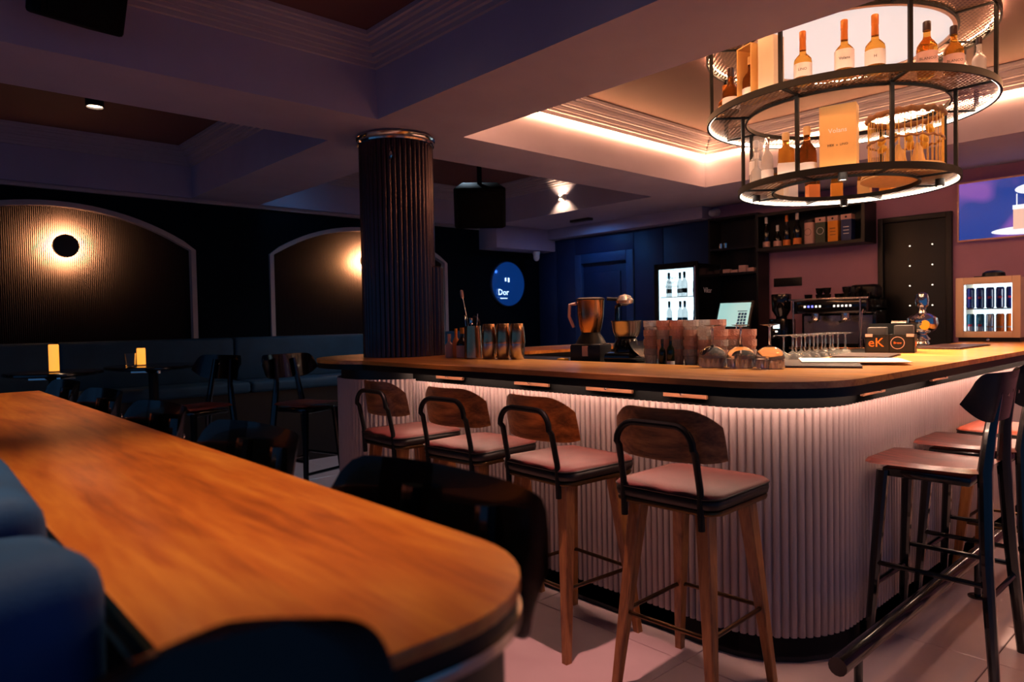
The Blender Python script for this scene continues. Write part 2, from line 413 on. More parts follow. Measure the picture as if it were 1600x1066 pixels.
# door_1: black padded door with studs
d1 = struct(B().box(XW-.02, XW+.01, 1.93, 2.43, 0, 2.12, .004).build('door_1', 'black'))
for a, b_, c_, d_ in ((1.885, 1.93, 0, 2.165), (2.43, 2.475, 0, 2.165), (1.93, 2.43, 2.12, 2.165)):
    B().box(XW-.045, XW, a, b_, c_, d_, .004).build('door_frame', 'black', d1)
sm = B().lathe([(0, .010), (.004, .008), (.0065, .004), (.0065, 0)], 10).mesh('stud', 'tiny_white')  # stud glints painted on as emission
for yy in (2.215, 2.037):
    for zz in (1.90, 1.725, 1.55, 1.375, 1.2, 1.03): link('stud', sm, d1, (XW-.02, yy, zz), (0, -PI/2, 0))
# door_2: blue door in a lighter frame
d2 = struct(B().box(XW-.02, XW+.01, 5.33, 6.05, 0, 2.02, .004).build('door_2', 'navy_panel'))
for a, b_, c_, d_ in ((5.22, 5.33, 0, 2.14), (6.05, 6.16, 0, 2.14), (5.33, 6.05, 2.02, 2.14)):
    B().box(XW-.07, XW, a, b_, c_, d_, .01).build('door_frame', 'navy_frame', d2)
B().box(XW-.04, XW-.015, 5.44, 5.94, .9, 1.9, .01).build('door_panel', 'navy_panel', d2)

# fluted column at the beam crossing
CX, CY = 2.55, 3.88
col = struct(link('column', None, None, (CX, CY, 0)))
def flutes(r, n, amp, z0, z1, a0=0, a1=2*PI):
    b = B(); rows = []
    m = n*4
    for z in (z0, z1):
        row = []
        for i in range(m+1):
            a = a0+(a1-a0)*i/m; rr = r+amp*(abs(math.sin(i*PI/4))-.5)*2
            row.append(b.bm.verts.new((rr*math.cos(a), rr*math.sin(a), z)))
        rows.append(row)
    for i in range(m): b.bm.faces.new((rows[0][i], rows[0][i+1], rows[1][i+1], rows[1][i]))
    return b
stuff(flutes(.232, 44, .006, 1.06, 2.475).build('fluted_shaft', 'column_metal', col, ang=60))
B().lathe([(.21, 2.445), (.246, 2.445), (.25, 2.455), (.246, 2.467), (.252, 2.472), (.257, 2.482), (.252, 2.492), (.21, 2.4995)], 48).build('cap_ring', 'chrome', col)
stuff(flutes(.09, 18, .004, 1.06, 1.66).build('fluted_sleeve', 'column_metal', col, loc=(.165, -.11, 0), ang=60))
B().lathe([(.088, 1.66), (.09, 1.668), (0, 1.67)], 20, c=(.165, -.11, 0)).build('sleeve_cap', 'column_metal', col)
B().lathe([(.02, 0), (.026, .004), (.02, .008), (0, .008)], 14, mtx=Matrix.Translation((-.156, -.176, 2.34)) @ Matrix.Rotation(-PI/2, 4, 'Y')).build('emblem', 'chrome', col)

# ================================================================== BAR
def arc(cx, cy, r, a0, a1, n): return [(cx+r*math.cos(R(a0+(a1-a0)*i/n)), cy+r*math.sin(R(a0+(a1-a0)*i/n))) for i in range(n+1)]
def bar_outline(o):
    """outline of the U-shaped counter top; o moves the outer edge inwards"""
    out = [(2.09+o, 3.55)] + [(2.09+o, 2.6), (2.09+o, 1.8)]
    out += arc(2.42, 1.27, .33-o, 180, 270, 12)
    out += [(3.4, .94+o), (6.45, .94+o), (6.45, 1.56), (3.1, 1.56)]
    out += arc(2.86, 1.72, .16, 270, 180, 6)
    out += [(2.70, 2.6), (2.70, 3.42), (2.82, 3.56), (4.75, 3.60), (4.90, 3.72), (4.90, 4.10), (4.78, 4.2), (2.97, 4.2)]
    out += arc(CX, CY, .53-o, 37, 212, 26)
    return out
top = thing('bar_worktop', 'long honey-coloured wooden bar top with rounded corner and black edge', 'bar top', (2.4, 2.4, 1.05))
def loc2(poly, c=(2.4, 2.4)): return [(x-c[0], y-c[1]) for x, y in poly]
B().prism(loc2(bar_outline(0)), .018, .04, .003, 1).build('wood_slab', 'bar_wood_y', top)
B().prism(loc2(bar_outline(.004)), -.014, .018).build('black_edge', 'fascia', top)
base = thing('bar_counter', 'bar counter front of pale vertical fluting under the wooden top', 'bar counter', (2.6, 2.4, 0))
def panel_path():
    p = [(2.40, 3.55-.02*i) for i in range(0, 105)]          # straight front
    p = [q for q in p if q[1] > 1.49]
    p += arc(2.77, 1.49, .37, 180, 270, 30)
    x = 2.79
    while x < 6.44: p.append((x, 1.12)); x += .02
    return p
def fluted_wall(path, z0, z1, pitch=.030, amp=.014, off=(2.6, 2.4)):
    pts = [Vector(q) for q in path]; L = [0]
    for a, b_ in zip(pts[:-1], pts[1:]): L.append(L[-1]+(b_-a).length)
    tot = L[-1]; n = int(tot/pitch); b = B(); rows = [[], []]
    k = 0
    def at(s):
        nonlocal k
        while k < len(L)-2 and L[k+1] < s: k += 1
        t = (s-L[k])/max(L[k+1]-L[k], 1e-9); p = pts[k].lerp(pts[k+1], t); d = (pts[k+1]-pts[k]).normalized()
        return p, Vector((-d.y, d.x))
    for i in range(n):
        for fr, h in ((.0, 0), (.14, 0), (.22, .7), (.38, 1), (.76, 1), (.92, .7)):
            s = (i+fr)*pitch
            p, nn = at(s); q = p-nn*-1*0
            q = p - nn*(-amp*0) + (-nn)*(amp*h)
            for row, z in zip(rows, (z0, z1)): row.append(b.bm.verts.new((q.x-off[0], q.y-off[1], z)))
    for i in range(len(rows[0])-1): b.bm.faces.new((rows[0][i], rows[0][i+1], rows[1][i+1], rows[1][i]))
    # cap on top
    return b
stuff(fluted_wall(panel_path(), .10, .958).build('fluted_panel', 'flute', base, ang=50))
pp = panel_path()[::6]+[panel_path()[-1]]
def ribbon(path, w, z0, z1, m, name, off=(2.6, 2.4), parent=base):
    b = B(); pts = [Vector(q) for q in path]; ring = []
    for i, p in enumerate(pts):
        d = (pts[min(i+1, len(pts)-1)]-pts[max(i-1, 0)]).normalized(); nn = Vector((-d.y, d.x))
        a, c = p+nn*.004, p+nn*w
        ring.append([b.bm.verts.new((q.x-off[0], q.y-off[1], z)) for q, z in ((a, z0), (c, z0), (c, z1), (a, z1))])
    for A, C in zip(ring[:-1], ring[1:]):
        for q in range(4): b.bm.faces.new((A[q], C[q], C[(q+1) % 4], A[(q+1) % 4]))
    b.bm.faces.new(ring[0]); b.bm.faces.new(ring[-1][::-1])
    return b.build(name, m, parent)
ribbon(pp, .05, .02, 1.036, 'matte_black', 'carcass')
ribbon(pp, .03, 0, .10, 'black', 'plinth')
# round end of the counter below the column
stuff(flutes(.40, 52, .006, .1, .968, R(60), R(262)).build('round_fluted_panel', 'flute', base, loc=(CX-2.6, CY-2.4, 0), ang=50))
B().lathe([(.38, 0), (.38, 1.036)], 40, c=(CX-2.6, CY-2.4, 0)).build('round_core', 'black', base)
B().box(.40, 2.26, 1.66, 1.7, 0, 1.036).box(.40, 2.26, 1.22, 1.26, 0, 1.036).build('back_leg_panel', 'black', base)
# coat-hook boards under the overhang
for k, (a, b_) in enumerate(((3.02, 3.26), (2.36, 2.60), (1.86, 2.12), (1.50, 1.70))):
    hb = tag(B().box(-.008, .008, -(b_-a)/2, (b_-a)/2, -.02, .02, .002, 1).build('hook_board', 'board_wood', loc=(2.385, (a+b_)/2, 1.004)), 'small brown wooden board under the bar overhang, %s from the column' % ORD[k], 'hook board', 'hook boards under the bar')
    B().tube([(-.006, 0, -.004), (-.03, 0, -.006), (-.036, 0, .008)], .004, 6).build('hook', 'chrome', hb)
for k, a in enumerate((2.95, 3.75)):
    hb = tag(B().box(-.11, .11, -.008, .008, -.02, .02, .002, 1).build('hook_board', 'board_wood', loc=(a, 1.10, 1.004)), 'small brown wooden board under the overhang of the right wing, %s of the two' % ('nearer' if k == 0 else 'farther'), 'hook board', 'hook boards under the bar')
    B().tube([(0, -.006, -.004), (0, -.03, -.006), (0, -.036, .008)], .004, 6).build('hook', 'chrome', hb)
# led line hidden under the overhang, lighting the fluting
ul = thing('under_bar_light', 'warm LED line tucked under the bar overhang above the pale fluting', 'led strip', (2.325, 2.4, 1.03))
lp = [(2.325, 3.45), (2.325, 2.8), (2.325, 2.1)]+arc(2.77, 1.49, .445, 180, 270, 14)+[(3.6, 1.045), (5.0, 1.045), (6.3, 1.045)]
B().tube([(x-2.325, y-2.4, .0) for x, y in lp], .0052, 6).build('led_run', 'led_under', ul)
# inner work ledge
ledge = thing('work_ledge', 'dark steel work ledge running along the inner side of the bar', 'ledge', (2.95, 2.3, 1.06))
B().box(-.245, .27, -.55, 1.1, -.03, .012, .004).build('ledge_plate', 'black_metal', ledge)
B().box(-.2, .2, -.5, 1.05, -1.06, -.03).build('ledge_body', 'black', ledge)
ledge2 = thing('work_ledge', 'dark steel work ledge behind the right wing of the bar', 'ledge', (4.2, 1.8, 1.06))
B().box(-.85, 1.2, -.23, .16, -.03, .008, .004).build('ledge_plate', 'black_metal', ledge2)
B().box(-.8, 1.15, -.2, .1, -1.06, -.03).build('ledge_body', 'black', ledge2)
# foot rail
fr = thing('foot_rail', 'black tubular foot rail standing along the right wing of the bar', 'foot rail', (2.2, .93, 0))
B().tube([(.0, 0, .2), (.03, 0, .2), (3.8, 0, .2)], .03, 14).build('rail', 'black_gloss', fr)
for x in (.16, 1.5, 2.9):
    p = B().tube([(x, 0, .175), (x, 0, .008)], .014, 10).build('post', 'black_gloss', fr)
    B().lathe([(.04, 0), (.04, .006), (.03, .01), (0, .01)], 16, c=(x, 0, 0)).build('foot_plate', 'black_gloss', p)

# ================================================================== SEATING
def make_stool(name, label, leather='leather'):
    t = thing(name, label, 'bar stool')
    for sx in (-1, 1):
        for sy in (-1, 1):
            B().beam((sx*.135, sy*.13, .672), (sx*.205, sy*.19, 0), (.058, .052), (.030, .028)).build('leg', 'leg_wood', t)
    z = .27; a, c = .183, .17
    ring = []
    for cx, cy, a0 in ((a-.04, c-.04, 0), (-a+.04, c-.04, 90), (-a+.04, -c+.04, 180), (a-.04, -c+.04, 270)):
        ring += [(x, y, z) for x, y in arc(cx, cy, .04, a0, a0+90, 5)]
    B().tube(ring, .008, 8, closed=True).build('foot_ring', 'bronze', t)
    def rr(h, r, n=6):
        p = []
        for cx, cy, a0 in ((h-r, h-r, 0), (-h+r, h-r, 90), (-h+r, -h+r, 180), (h-r, -h+r, 270)): p += arc(cx, cy, r, a0, a0+90, n)
        return p
    B().prism(rr(.2, .05), .668, .684, .006, 2).build('seat_frame', 'bronze', t)
    bd = B(); rows = [[bd.bm.verts.new((x, y, zz)) for x, y in rr(h, h*.28)] for h, zz in ((.19, .684), (.203, .69), (.206, .705), (.204, .722), (.19, .723))]
    for A, C in zip(rows[:-1], rows[1:]):
        for i in range(len(A)): bd.bm.faces.new((A[i], A[(i+1) % len(A)], C[(i+1) % len(A)], C[i]))
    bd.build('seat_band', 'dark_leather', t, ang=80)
    cu = B(); lay = [(.19, .7225), (.205, .7225), (.206, .728), (.196, .737), (.15, .744), (.09, .747)]
    rows = [[cu.bm.verts.new((x, y, zz)) for x, y in rr(h, h*.28)] for h, zz in lay]
    for A, C in zip(rows[:-1], rows[1:]):
        for i in range(len(A)): cu.bm.faces.new((A[i], A[(i+1) % len(A)], C[(i+1) % len(A)], C[i]))
    cu.bm.faces.new(rows[-1]); cu.bm.faces.new(rows[0][::-1])
    sc = cu.build('seat_cushion', leather, t, ang=80)
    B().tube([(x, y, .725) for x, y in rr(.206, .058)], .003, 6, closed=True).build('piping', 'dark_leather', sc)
    # bent frame behind the backrest
    P = [(-.195, -.15, .62), (-.2, -.15, .75), (-.225, -.148, .87)]
    P += [(-.232+.012*math.sin(R(q))*0-.006*abs(math.cos(R(q))), -.148+.07-.07*math.cos(R(q)), .885+.07*math.sin(R(q))) for q in range(0, 91, 15)]
    P += [(-.24, 0, .957)]
    P += [(p[0], -p[1], p[2]) for p in P[:-1][::-1]]
    B().tube(P, .0115, 10).build('back_frame', 'black_metal', t)
    # curved veneer backrest
    def back(u, v):
        y = -.215+.43*u; e = abs(u-.5)*2
        topz = 1.008-.055*max(0, (e-.45)/.55)**2.2; botz = .832+.012*max(0, (e-.7)/.3)**2
        zz = botz+(topz-botz)*v
        return (-.222+.075*e*e-.02*(v-.5), y*(1-.03*v*v), zz)
    B().grid(back, 22, 8, .013).build('backrest', 'veneer', t, ang=50)
    return t
st = make_stool('bar_stool', '')
SY = [1.40, 2.0, 2.57, 3.15]
LB = ['brown leather bar stool with wooden back, nearest the rounded bar corner', 'brown leather bar stool with wooden back, second from the rounded bar corner',
      'brown leather bar stool with wooden back, third from the rounded bar corner', 'brown leather bar stool with wooden back, closest to the dark column']
for k, y in enumerate(SY):
    o = st if k == 0 else dup(st)
    o.location = (2.125, y, 0); o.rotation_euler = (0, 0, R((2, -3, 4, -2)[k])); o['label'] = LB[k]; o['group'] = 'leather stools along the bar front'
# leather stool farther along the right wing
st3 = make_stool('bar_stool', 'orange-brown leather bar stool at the right wing, behind the black wooden chairs', 'leather_orange')
st3.location = (4.12, .88, 0); st3.rotation_euler = (0, 0, R(90)); st3['group'] = 'seats along the right wing of the bar'

def make_chair(name, label):
    """black bentwood bar chair facing +x"""
    t = thing(name, label, 'bar chair')
    def seat(u, v):
        x = -.185+.385*u; hw = (.165+.035*u)*(1-max(0, (abs(u-.5)-.38)/.12)**2*.16); y = (v-.5)*2*hw
        e = abs(v-.5)*2
        return (x, y, .742-.010*math.cos(e*PI/2)*math.sin(u*PI)-.012*max(0, (e-.85)/.15))
    B().grid(seat, 14, 12, -.026).build('seat', 'seat_wood', t, ang=50)
    B().box(-.15, .15, -.14, .14, .675, .712, .01).build('apron', 'black_gloss', t)
    for sy in (-1, 1):
        B().beam((.145, sy*.135, .70), (.185, sy*.185, 0), (.042, .040), (.028, .028), .5).build('leg', 'black_gloss', t)
        P = [(-.235, sy*.19, 0), (-.205, sy*.16, .4), (-.19, sy*.125, .74), (-.20, sy*.10, .88), (-.226, sy*.085, 1.06)]
        B().tube(P, [.017, .022, .024, .02, .016], 10).build('leg', 'black_gloss', t)
        B().tube([(.165, sy*.165, .34), (-.21, sy*.165, .34)], .010, 8).build('stretcher', 'black_gloss', t)
    B().tube([(.172, -.17, .25), (.172, .17, .25)], .012, 8).build('foot_bar', 'black_gloss', t)
    B().tube([(-.215, -.16, .30), (-.215, .16, .30)], .010, 8).build('stretcher', 'black_gloss', t)
    def back(u, v):
        e = (u-.5)*2; y = .25*math.sin(e*1.0)/math.sin(1.0)
        zt = 1.092-.06*max(0, (abs(e)-.7)/.3)**2.4; zb = .915+.07*max(0, (abs(e)-.45)/.55)**2
        x = -.225+.08*abs(e)**2.2
        zz = zb+(zt-zb)*v
        return (x-.03*v, y, zz)
    B().grid(back, 24, 8, .02).build('backrest', 'black_gloss', t, ang=60)
    for sy in (-1, 1):
        B().lathe([(.006, 0), (.006, .003), (0, .004)], 8, mtx=Matrix.Translation((-.247, sy*.07, 1.01)) @ Matrix.Rotation(-PI/2, 4, 'Y')).build('screw', 'chrome', t)
    return t
ch = make_chair('bar_chair', '')
CH = [((3.02, .895), 90, 'black bentwood bar chair with worn red-brown seat, nearest at the right wing', 'seats along the right wing of the bar'),
      ((3.57, .90), 90, 'black bentwood bar chair, middle of the right wing between black chair and leather stool', 'seats along the right wing of the bar')]
for k in range(5):
    CH.append(((.362, .785+.635*k), 180, 'black bentwood bar chair tucked under the long table, %s' % ('nearest the camera' if k == 0 else ORD[k]+' from the rounded end'), 'chairs along the long wooden table'))
CH += [((1.72, 5.25), 200, 'black bar chair in the dark beside the candlelit round tables', 'chairs in the dark background'),
       ((2.34, 4.82), -75, 'black bar chair in the dark left of the fluted column', 'chairs in the dark background')]
for k, (p, a, lb, g) in enumerate(CH):
    o = ch if k == 0 else dup(ch)
    o.location = (p[0], p[1], 0); o.rotation_euler = (0, 0, R(a)); o['label'] = lb; o['group'] = g

# long high table in the foreground
TZ = 1.05
def tab(o, n=10):
    x0, x1, y0, y1 = .157+o, .512-o, .452+o, 3.5-o
    return [(x0, y1), (x0, y0+.02)] + arc(x0+.02, y0+.02, .02, 180, 270, 3) + arc(x1-.17, y0+.17, .17, 270, 360, n) + [(x1, y1)]
lt = thing('long_table', 'long narrow high table of orange-brown wood with a rounded near end', 'table', (.33, 1.9, 0))
def l3(p): return [(x-.33, y-1.9) for x, y in p]
B().prism(l3(tab(0)), TZ-.013, TZ, .003, 2).build('table_top', 'table_wood', lt)
B().prism(l3(tab(.002)), TZ-.030, TZ-.013).build('black_edge', 'fascia', lt)
B().prism(l3(tab(-.001)), TZ-.041, TZ-.030, .003, 1).build('metal_edge', 'steel', lt)
B().prism(l3(tab(.012)), TZ-.14, TZ-.041).build('apron', 'black', lt)
for y in (-.775, .485, 1.11):
    p = B().box(-.03, .03, y-.03, y+.03, .02, TZ-.14, .004).build('pedestal', 'black_metal', lt)
    B().box(-.1, .1, y-.08, y+.08, 0, .02, .004).build('base_plate', 'black_metal', p)
# blue padded bench on the near left
bn = thing('padded_bench', 'blue fabric padded bench at the left edge beside the long table', 'bench', (0, 1.3, 0))
def pad(x0, x1, y0, y1, z0, z1, bev, seed, amp, name):
    b = B().box(x0, x1, y0, y1, z0, z1, bev, 4)
    bmesh.ops.subdivide_edges(b.bm, edges=[e for e in b.bm.edges if e.calc_length() > .08], cuts=5, use_grid_fill=True)
    rnd = random.Random(seed); ph = [rnd.uniform(0, 6) for _ in range(6)]
    for v in b.bm.verts:
        q = v.co; v.co.z += amp*math.sin(q.y*17+ph[0]+q.x*9)+amp*.6*math.sin(q.y*31+q.x*23+ph[1]); v.co.x += amp*.7*math.sin(q.z*14+q.y*8+ph[2])
    return b.build(name, 'blue_fabric', bn, ang=80)
pad(-.34, .142, -.40, 1.6, .45, 1.115, .035, 1, .006, 'back_cushion')
pad(-.40, .146, -.62, -.42, .10, 1.10, .04, 5, .006, 'arm_cushion')
# black chair right in front of the camera: only its narrow rounded back shows
nch = thing('bar_chair', 'black chair in the near foreground, its rounded back before the table end', 'bar chair', (.095, .165, 0), R(258), 'chairs along the long wooden table')
def nback(u, v_):
    y = (u-.5)*2; w_ = .088*(max(0, 1-max(0, (v_-.45)/.55)**2.6)**.5*.999+.001)
    return (-.215-.03*v_+.02*y*y, y*w_, .90+.232*math.sin(v_*PI/2)**.9)
B().grid(nback, 20, 40, .018).build('backrest', 'black_gloss', nch, ang=70)
B().box(-.18, .18, -.17, .17, .70, .735, .015, 3).build('seat', 'seat_wood', nch)
for sy in (-1, 1):
    B().beam((.145, sy*.135, .70), (.185, sy*.18, 0), (.042, .040), (.028, .028), .5).build('leg', 'black_gloss', nch)
    B().tube([(-.215, sy*.18, 0), (-.195, sy*.13, .5), (-.19, sy*.09, .74), (-.21, sy*.05, .95)], [.017, .022, .022, .014], 10).build('leg', 'black_gloss', nch)
    B().tube([(.165, sy*.16, .34), (-.2, sy*.15, .34)], .010, 8).build('stretcher', 'black_gloss', nch)

# ================================================================== BACKGROUND LEFT
bq = thing('banquette', 'long teal banquette with raised seat along the dark left wall', 'banquette', (2.3, 6.55, 0))
B().box(-2.6, 3.1, -.22, .30, 0, .70).build('banquette_base', 'black', bq)
for k in range(4):
    B().box(-2.6+1.42*k, -2.6+1.42*k+1.41, -.26, .12, .70, .80, .03, 3).build('seat_pad', 'teal_fabric', bq)
    B().box(-2.6+1.42*k, -2.6+1.42*k+1.41, .12, .28, .78, 1.20, .03, 3).build('back_pad', 'teal_fabric', bq)
def round_table(loc, r, label):
    t = thing('round_table', label, 'table', (*loc, 0), group='candle tables by the left wall')
    B().lathe([(0, .985), (r-.03, .985), (r, .995), (r, 1.008), (r-.006, 1.014), (0, 1.014)], 40).build('table_top', 'black_gloss', t)
    B().lathe([(.035, .03), (.035, .95), (.06, .97), (.06, .985)], 16).build('pedestal', 'black_metal', t)
    B().lathe([(.23, 0), (.23, .012), (.06, .028), (.035, .05)], 32).build('base', 'black_metal', t)
    for a in (30, 150, 270): B().box(.02, .16, -.012, .012, .955, .985, .003, 1, Matrix.Rotation(R(a), 4, 'Z')).build('bracket', 'chrome', t)
round_table((.93, 5.75), .30, 'round black pedestal table at far left with the taller candle on it')
round_table((1.62, 5.95), .34, 'round black pedestal table holding the shorter candle and a tumbler')
def candle(loc, h, label):
    c = thing('pillar_candle', label, 'candle', loc, group='glowing candles')
    B().lathe([(.03, .006), (.031, .012), (.031, h-.006), (.027, h), (.018, h-.006), (0, h-.01)], 20).build('wax', 'candle', c)
    B().lathe([(.033, 0), (.033, .007), (0, .007)], 20).build('foot', 'straw', c)
    B().tube([(0, 0, h-.012), (.001, 0, h+.006)], .0015, 5).build('wick', 'ink', c)
candle((.92, 5.68, 1.014), .19, 'taller glowing orange pillar candle on the far left round table')
candle((1.55, 6.0, 1.014), .135, 'shorter glowing orange pillar candle beside the tumbler')
B0 = B().lathe([(.026, 0), (.034, .002), (.040, .10), (.037, .10), (.031, .012), (0, .010)], 16, cap=False)
tag(B0.build('tumbler', 'glass', loc=(1.44, 5.86, 1.015)), 'empty tumbler next to the shorter candle on a dark table', 'glass')
# wall lamps
for k, (x, wh) in enumerate(((1.225, 'left, above the candle tables'), (4.12, 'half hidden behind the fluted column'))):
    t = thing('wall_lamp', 'black disc wall lamp with warm halo, ' + wh, 'wall lamp', (x, 6.92, 2.005), group='halo lamps on the left wall')
    rx = Matrix.Rotation(PI/2, 4, 'X')
    B().lathe([(.045, 0), (.045, .012), (0, .012)], 24, mtx=rx).build('light_ring', 'lamp_glow', t)
    light('halo', 'POINT', (0, -.05, 0), 620, (1, .38, .14), t, .014)
    B().lathe([(0, .070), (.092, .070), (.092, .034), (.096, .034), (.096, .074), (.090, .080), (0, .082)], 40, cap=False, mtx=rx).build('disc', 'black', t)
# round convex sign
rs = thing('round_sign', 'round blue glass sign with glowing lettering on the far wall', 'sign', (6.18, 6.86, 1.795))
rx = Matrix.Rotation(PI/2, 4, 'X')
B().lathe([(.295, 0), (.295, .03), (.285, .036)], 48, mtx=rx, cap=False).build('rim', 'navy_frame', rs)
B().lathe([(.285, .03), (.2, .06), (.1, .075), (0, .08)], 48, mtx=rx, cap=False).build('glass_face', 'mirror_blue', rs)
text('lettering', 'Dor', .11, 'neon_white', rs, (-.13, -.078, -.115), (PI/2, 0, 0))
B().box(-.19, -.07, -.084, -.079, -.195, -.187).build('underline', 'neon_white', rs)
B().box(-.10, -.085, -.086, -.078, .03, .075, 0).box(-.05, -.03, -.086, -.078, .02, .075, 0).build('light_marks', 'neon_white', rs)

# ================================================================== CEILING FITTINGS
def downlight(loc, label, power, spot=95, col=WARM, r=.04, h=.12):
    t = thing('downlight', label, 'ceiling light', loc, group='black cylinder downlights')
    B().lathe([(r*.93, -h+.012), (r*.93, -h), (r, -h), (r, 0), (0, 0)], 24, cap=False).build('housing', 'black', t)
    B().lathe([(r*.9, -h+.012), (0, -h+.016)], 24, cap=False).build('lens', 'spot_glow', t)
    B().lathe([(r*.9, -h-.001), (r*1.01, -h-.001), (r*1.01, -h+.004), (r*.9, -h+.004)], 24, cap=False).build('rim', 'chrome', t)
    if power: light('beam', 'SPOT', (0, 0, -h-.01), power, col, t, .03, spot, .8)
downlight((1.14, 5.30, CZ), 'black cylinder downlight in the dark left coffer', 9, r=.055, h=.16)
downlight((4.05, 5.05, CZ), 'black cylinder downlight in the coffer right of the column', 44, 130, (.55, .78, 1), r=.05, h=.16)
downlight((.45, 1.15, CZ), 'black cylinder downlight above the long table, nearer one', 92, 52, WARM)
downlight((.55, 2.9, CZ), 'black cylinder downlight above the long table, farther one', 66, 66, WARM)
downlight((1.70, 1.72, CZ), 'black cylinder downlight above the nearest leather stool', 150, 34, ROSE)
downlight((1.70, 2.85, CZ), 'black cylinder downlight above the leather stools near the column', 130, 32, ROSE)
downlight((3.14, 2.45, CZ), 'added black cylinder downlight over the tumblers in the lit coffer', 130, 64, (1, .72, .58))  # added out of view to brighten the tumblers and ledge
downlight((3.14, 1.25, CZ), 'added black cylinder downlight over the rounded bar corner in the lit coffer', 150, 64, (1, .70, .48))  # added out of view to brighten the bar top at the corner
# up-and-down spot on the coffer side
ws = thing('wall_spot', 'white spotlight shining up and down on the coffer side beside the hanging loudspeaker', 'spotlight', (5.70, 5.37, 2.66), group=None)
B().lathe([(.05, -.03), (.05, .03)], 20, cap=False, a0=PI/2, a1=3*PI/2).build('shade', 'white_plastic', ws)
B().box(-.012, 0, -.03, .03, -.04, .04, .003).build('bracket', 'white_plastic', ws)
for s_ in (-1, 1): B().lathe([(.032, s_*.02), (0, s_*.02)], 14, c=(-.015, 0, 0), cap=False).build('lens', 'spot_glow', ws)
light('beam', 'SPOT', (-.06, 0, -.02), 9, WARM, ws, .02, 120, .5, aim=(.12, 0, -.3))
light('beam', 'SPOT', (-.06, 0, .02), 6, WARM, ws, .02, 120, .5, aim=(.12, 0, .3))
def speaker(loc, rz, label, s=1., tilt=20):
    t = thing('loudspeaker', label, 'loudspeaker', loc, group='black ceiling loudspeakers', rot=(0, 0, rz))
    T = Matrix.Rotation(R(tilt), 4, 'Y')
    poly = [(-.13*s, -.13*s), (-.13*s, .13*s), (.10*s, .18*s), (.14*s, .16*s), (.14*s, -.16*s), (.10*s, -.18*s)]
    B().prism(poly, -.14*s, .14*s, .015, 2).move(T).build('cabinet', 'matte_black', t)
    B().box(.141*s, .150*s, -.14*s, .14*s, -.12*s, .12*s, .004).move(T).build('grille', 'matte_black', t)
    B().box(-.02, .02, -.02, .02, .1*s, CZ-loc[2]+.0).build('bracket', 'black_metal', t)
speaker((3.87, 4.62, 2.30), R(-130), 'black loudspeaker hanging in the coffer right of the column', 1.2)
speaker((.66, 3.36, 2.70), R(-80), 'black loudspeaker at the top left corner of the picture', .95)
def dome_cam(loc, rot, label):
    t = thing('security_camera', label, 'camera', loc, group='security cameras', rot=rot)
    B().lathe([(.045, 0), (.045, .03), (.04, .05)], 20).build('mount', 'white_plastic', t)
    B().lathe([(.038, .05), (.042, .07), (.034, .10), (.018, .118), (0, .122)], 20, cap=False).build('head', 'white_plastic', t)
    B().lathe([(.022, 0), (.018, .008), (0, .012)], 14, mtx=Matrix.Translation((.02, 0, .095)) @ Matrix.Rotation(R(50), 4, 'Y')).build('lens', 'black_gloss', t)
dome_cam((6.79, 4.12, 2.44), (0, R(-100), R(-10)), 'white security camera high on the back wall by the bottle shelf')
dome_cam((6.40, 6.52, 2.20), (PI, 0, 0), 'small white security camera in the far dark corner near the round sign')

# ================================================================== CHANDELIER
HX, HY = 4.28, 1.757; ZT, ZM, ZB = 2.89, 2.49, 2.06
cl = thing('chandelier', 'three-ring black metal chandelier shelf with wire mesh over the bar', 'chandelier', (HX, HY, 0))
def ring_shelf(ri, ro, z, name):
    f = B()
    f.lathe([(ro-.012, z-.018), (ro, z-.018), (ro, z+.018), (ro-.012, z+.018), (ro-.012, z-.018)], 72, cap=False)
    f.lathe([(ri, z-.014), (ri+.01, z-.014), (ri+.01, z+.010), (ri, z+.010), (ri, z-.014)], 72, cap=False)
    for k in range(8): f.box(ri+.005, ro-.006, -.007, .007, z-.012, z-.002, 0, 1, Matrix.Rotation(R(45*k), 4, 'Z'))
    o = f.build(name, 'black_metal', cl)
    B().lathe([(ri+.004, z), (ro-.006, z)], 72, cap=False).build('mesh_shelf', 'wire_mesh', o)
    return o
ring_shelf(.575, .775, ZT, 'top_ring'); mr_ = ring_shelf(.54, .775, ZM, 'middle_ring'); br_ = ring_shelf(.39, .595, ZB, 'bottom_ring')
for z, ro, par in ((ZM, .762, mr_), (ZB, .582, br_)):
    B().lathe([(ro, z-.014), (ro-.004, z-.014), (ro-.004, z+.004), (ro, z+.004), (ro, z-.014)], 72, cap=False).build('led_ring', 'led_cool', par)
B().lathe([(.745, ZT+.019), (.757, ZT+.019), (.757, ZT+.023), (.745, ZT+.023), (.745, ZT+.019)], 72, cap=False).build('added_uplight_ring', 'added_uplight', cl)  # unseen uplight ring added to brighten the coffer ceiling and walls
for k in range(8):
    a = R(45*k); ca, sa = math.cos(a), math.sin(a)
    B().box(-.009, .009, -.009, .009, ZM, ZT, 0, 1, Matrix.Translation((.765*ca, .765*sa, 0)) @ Matrix.Rotation(a, 4, 'Z')).build('post', 'black_metal', cl)
    B().box(-.009, .009, -.009, .009, ZB, ZM, 0, 1, Matrix.Translation((.584*ca, .584*sa, 0)) @ Matrix.Rotation(a, 4, 'Z')).build('post', 'black_metal', cl)
ld = B().lathe([(0, ZT-.01), (.55, ZT-.01), (.56, ZT), (.56, CZ), (0, CZ)], 64, cap=False).build('light_disc', 'disc_light', cl)
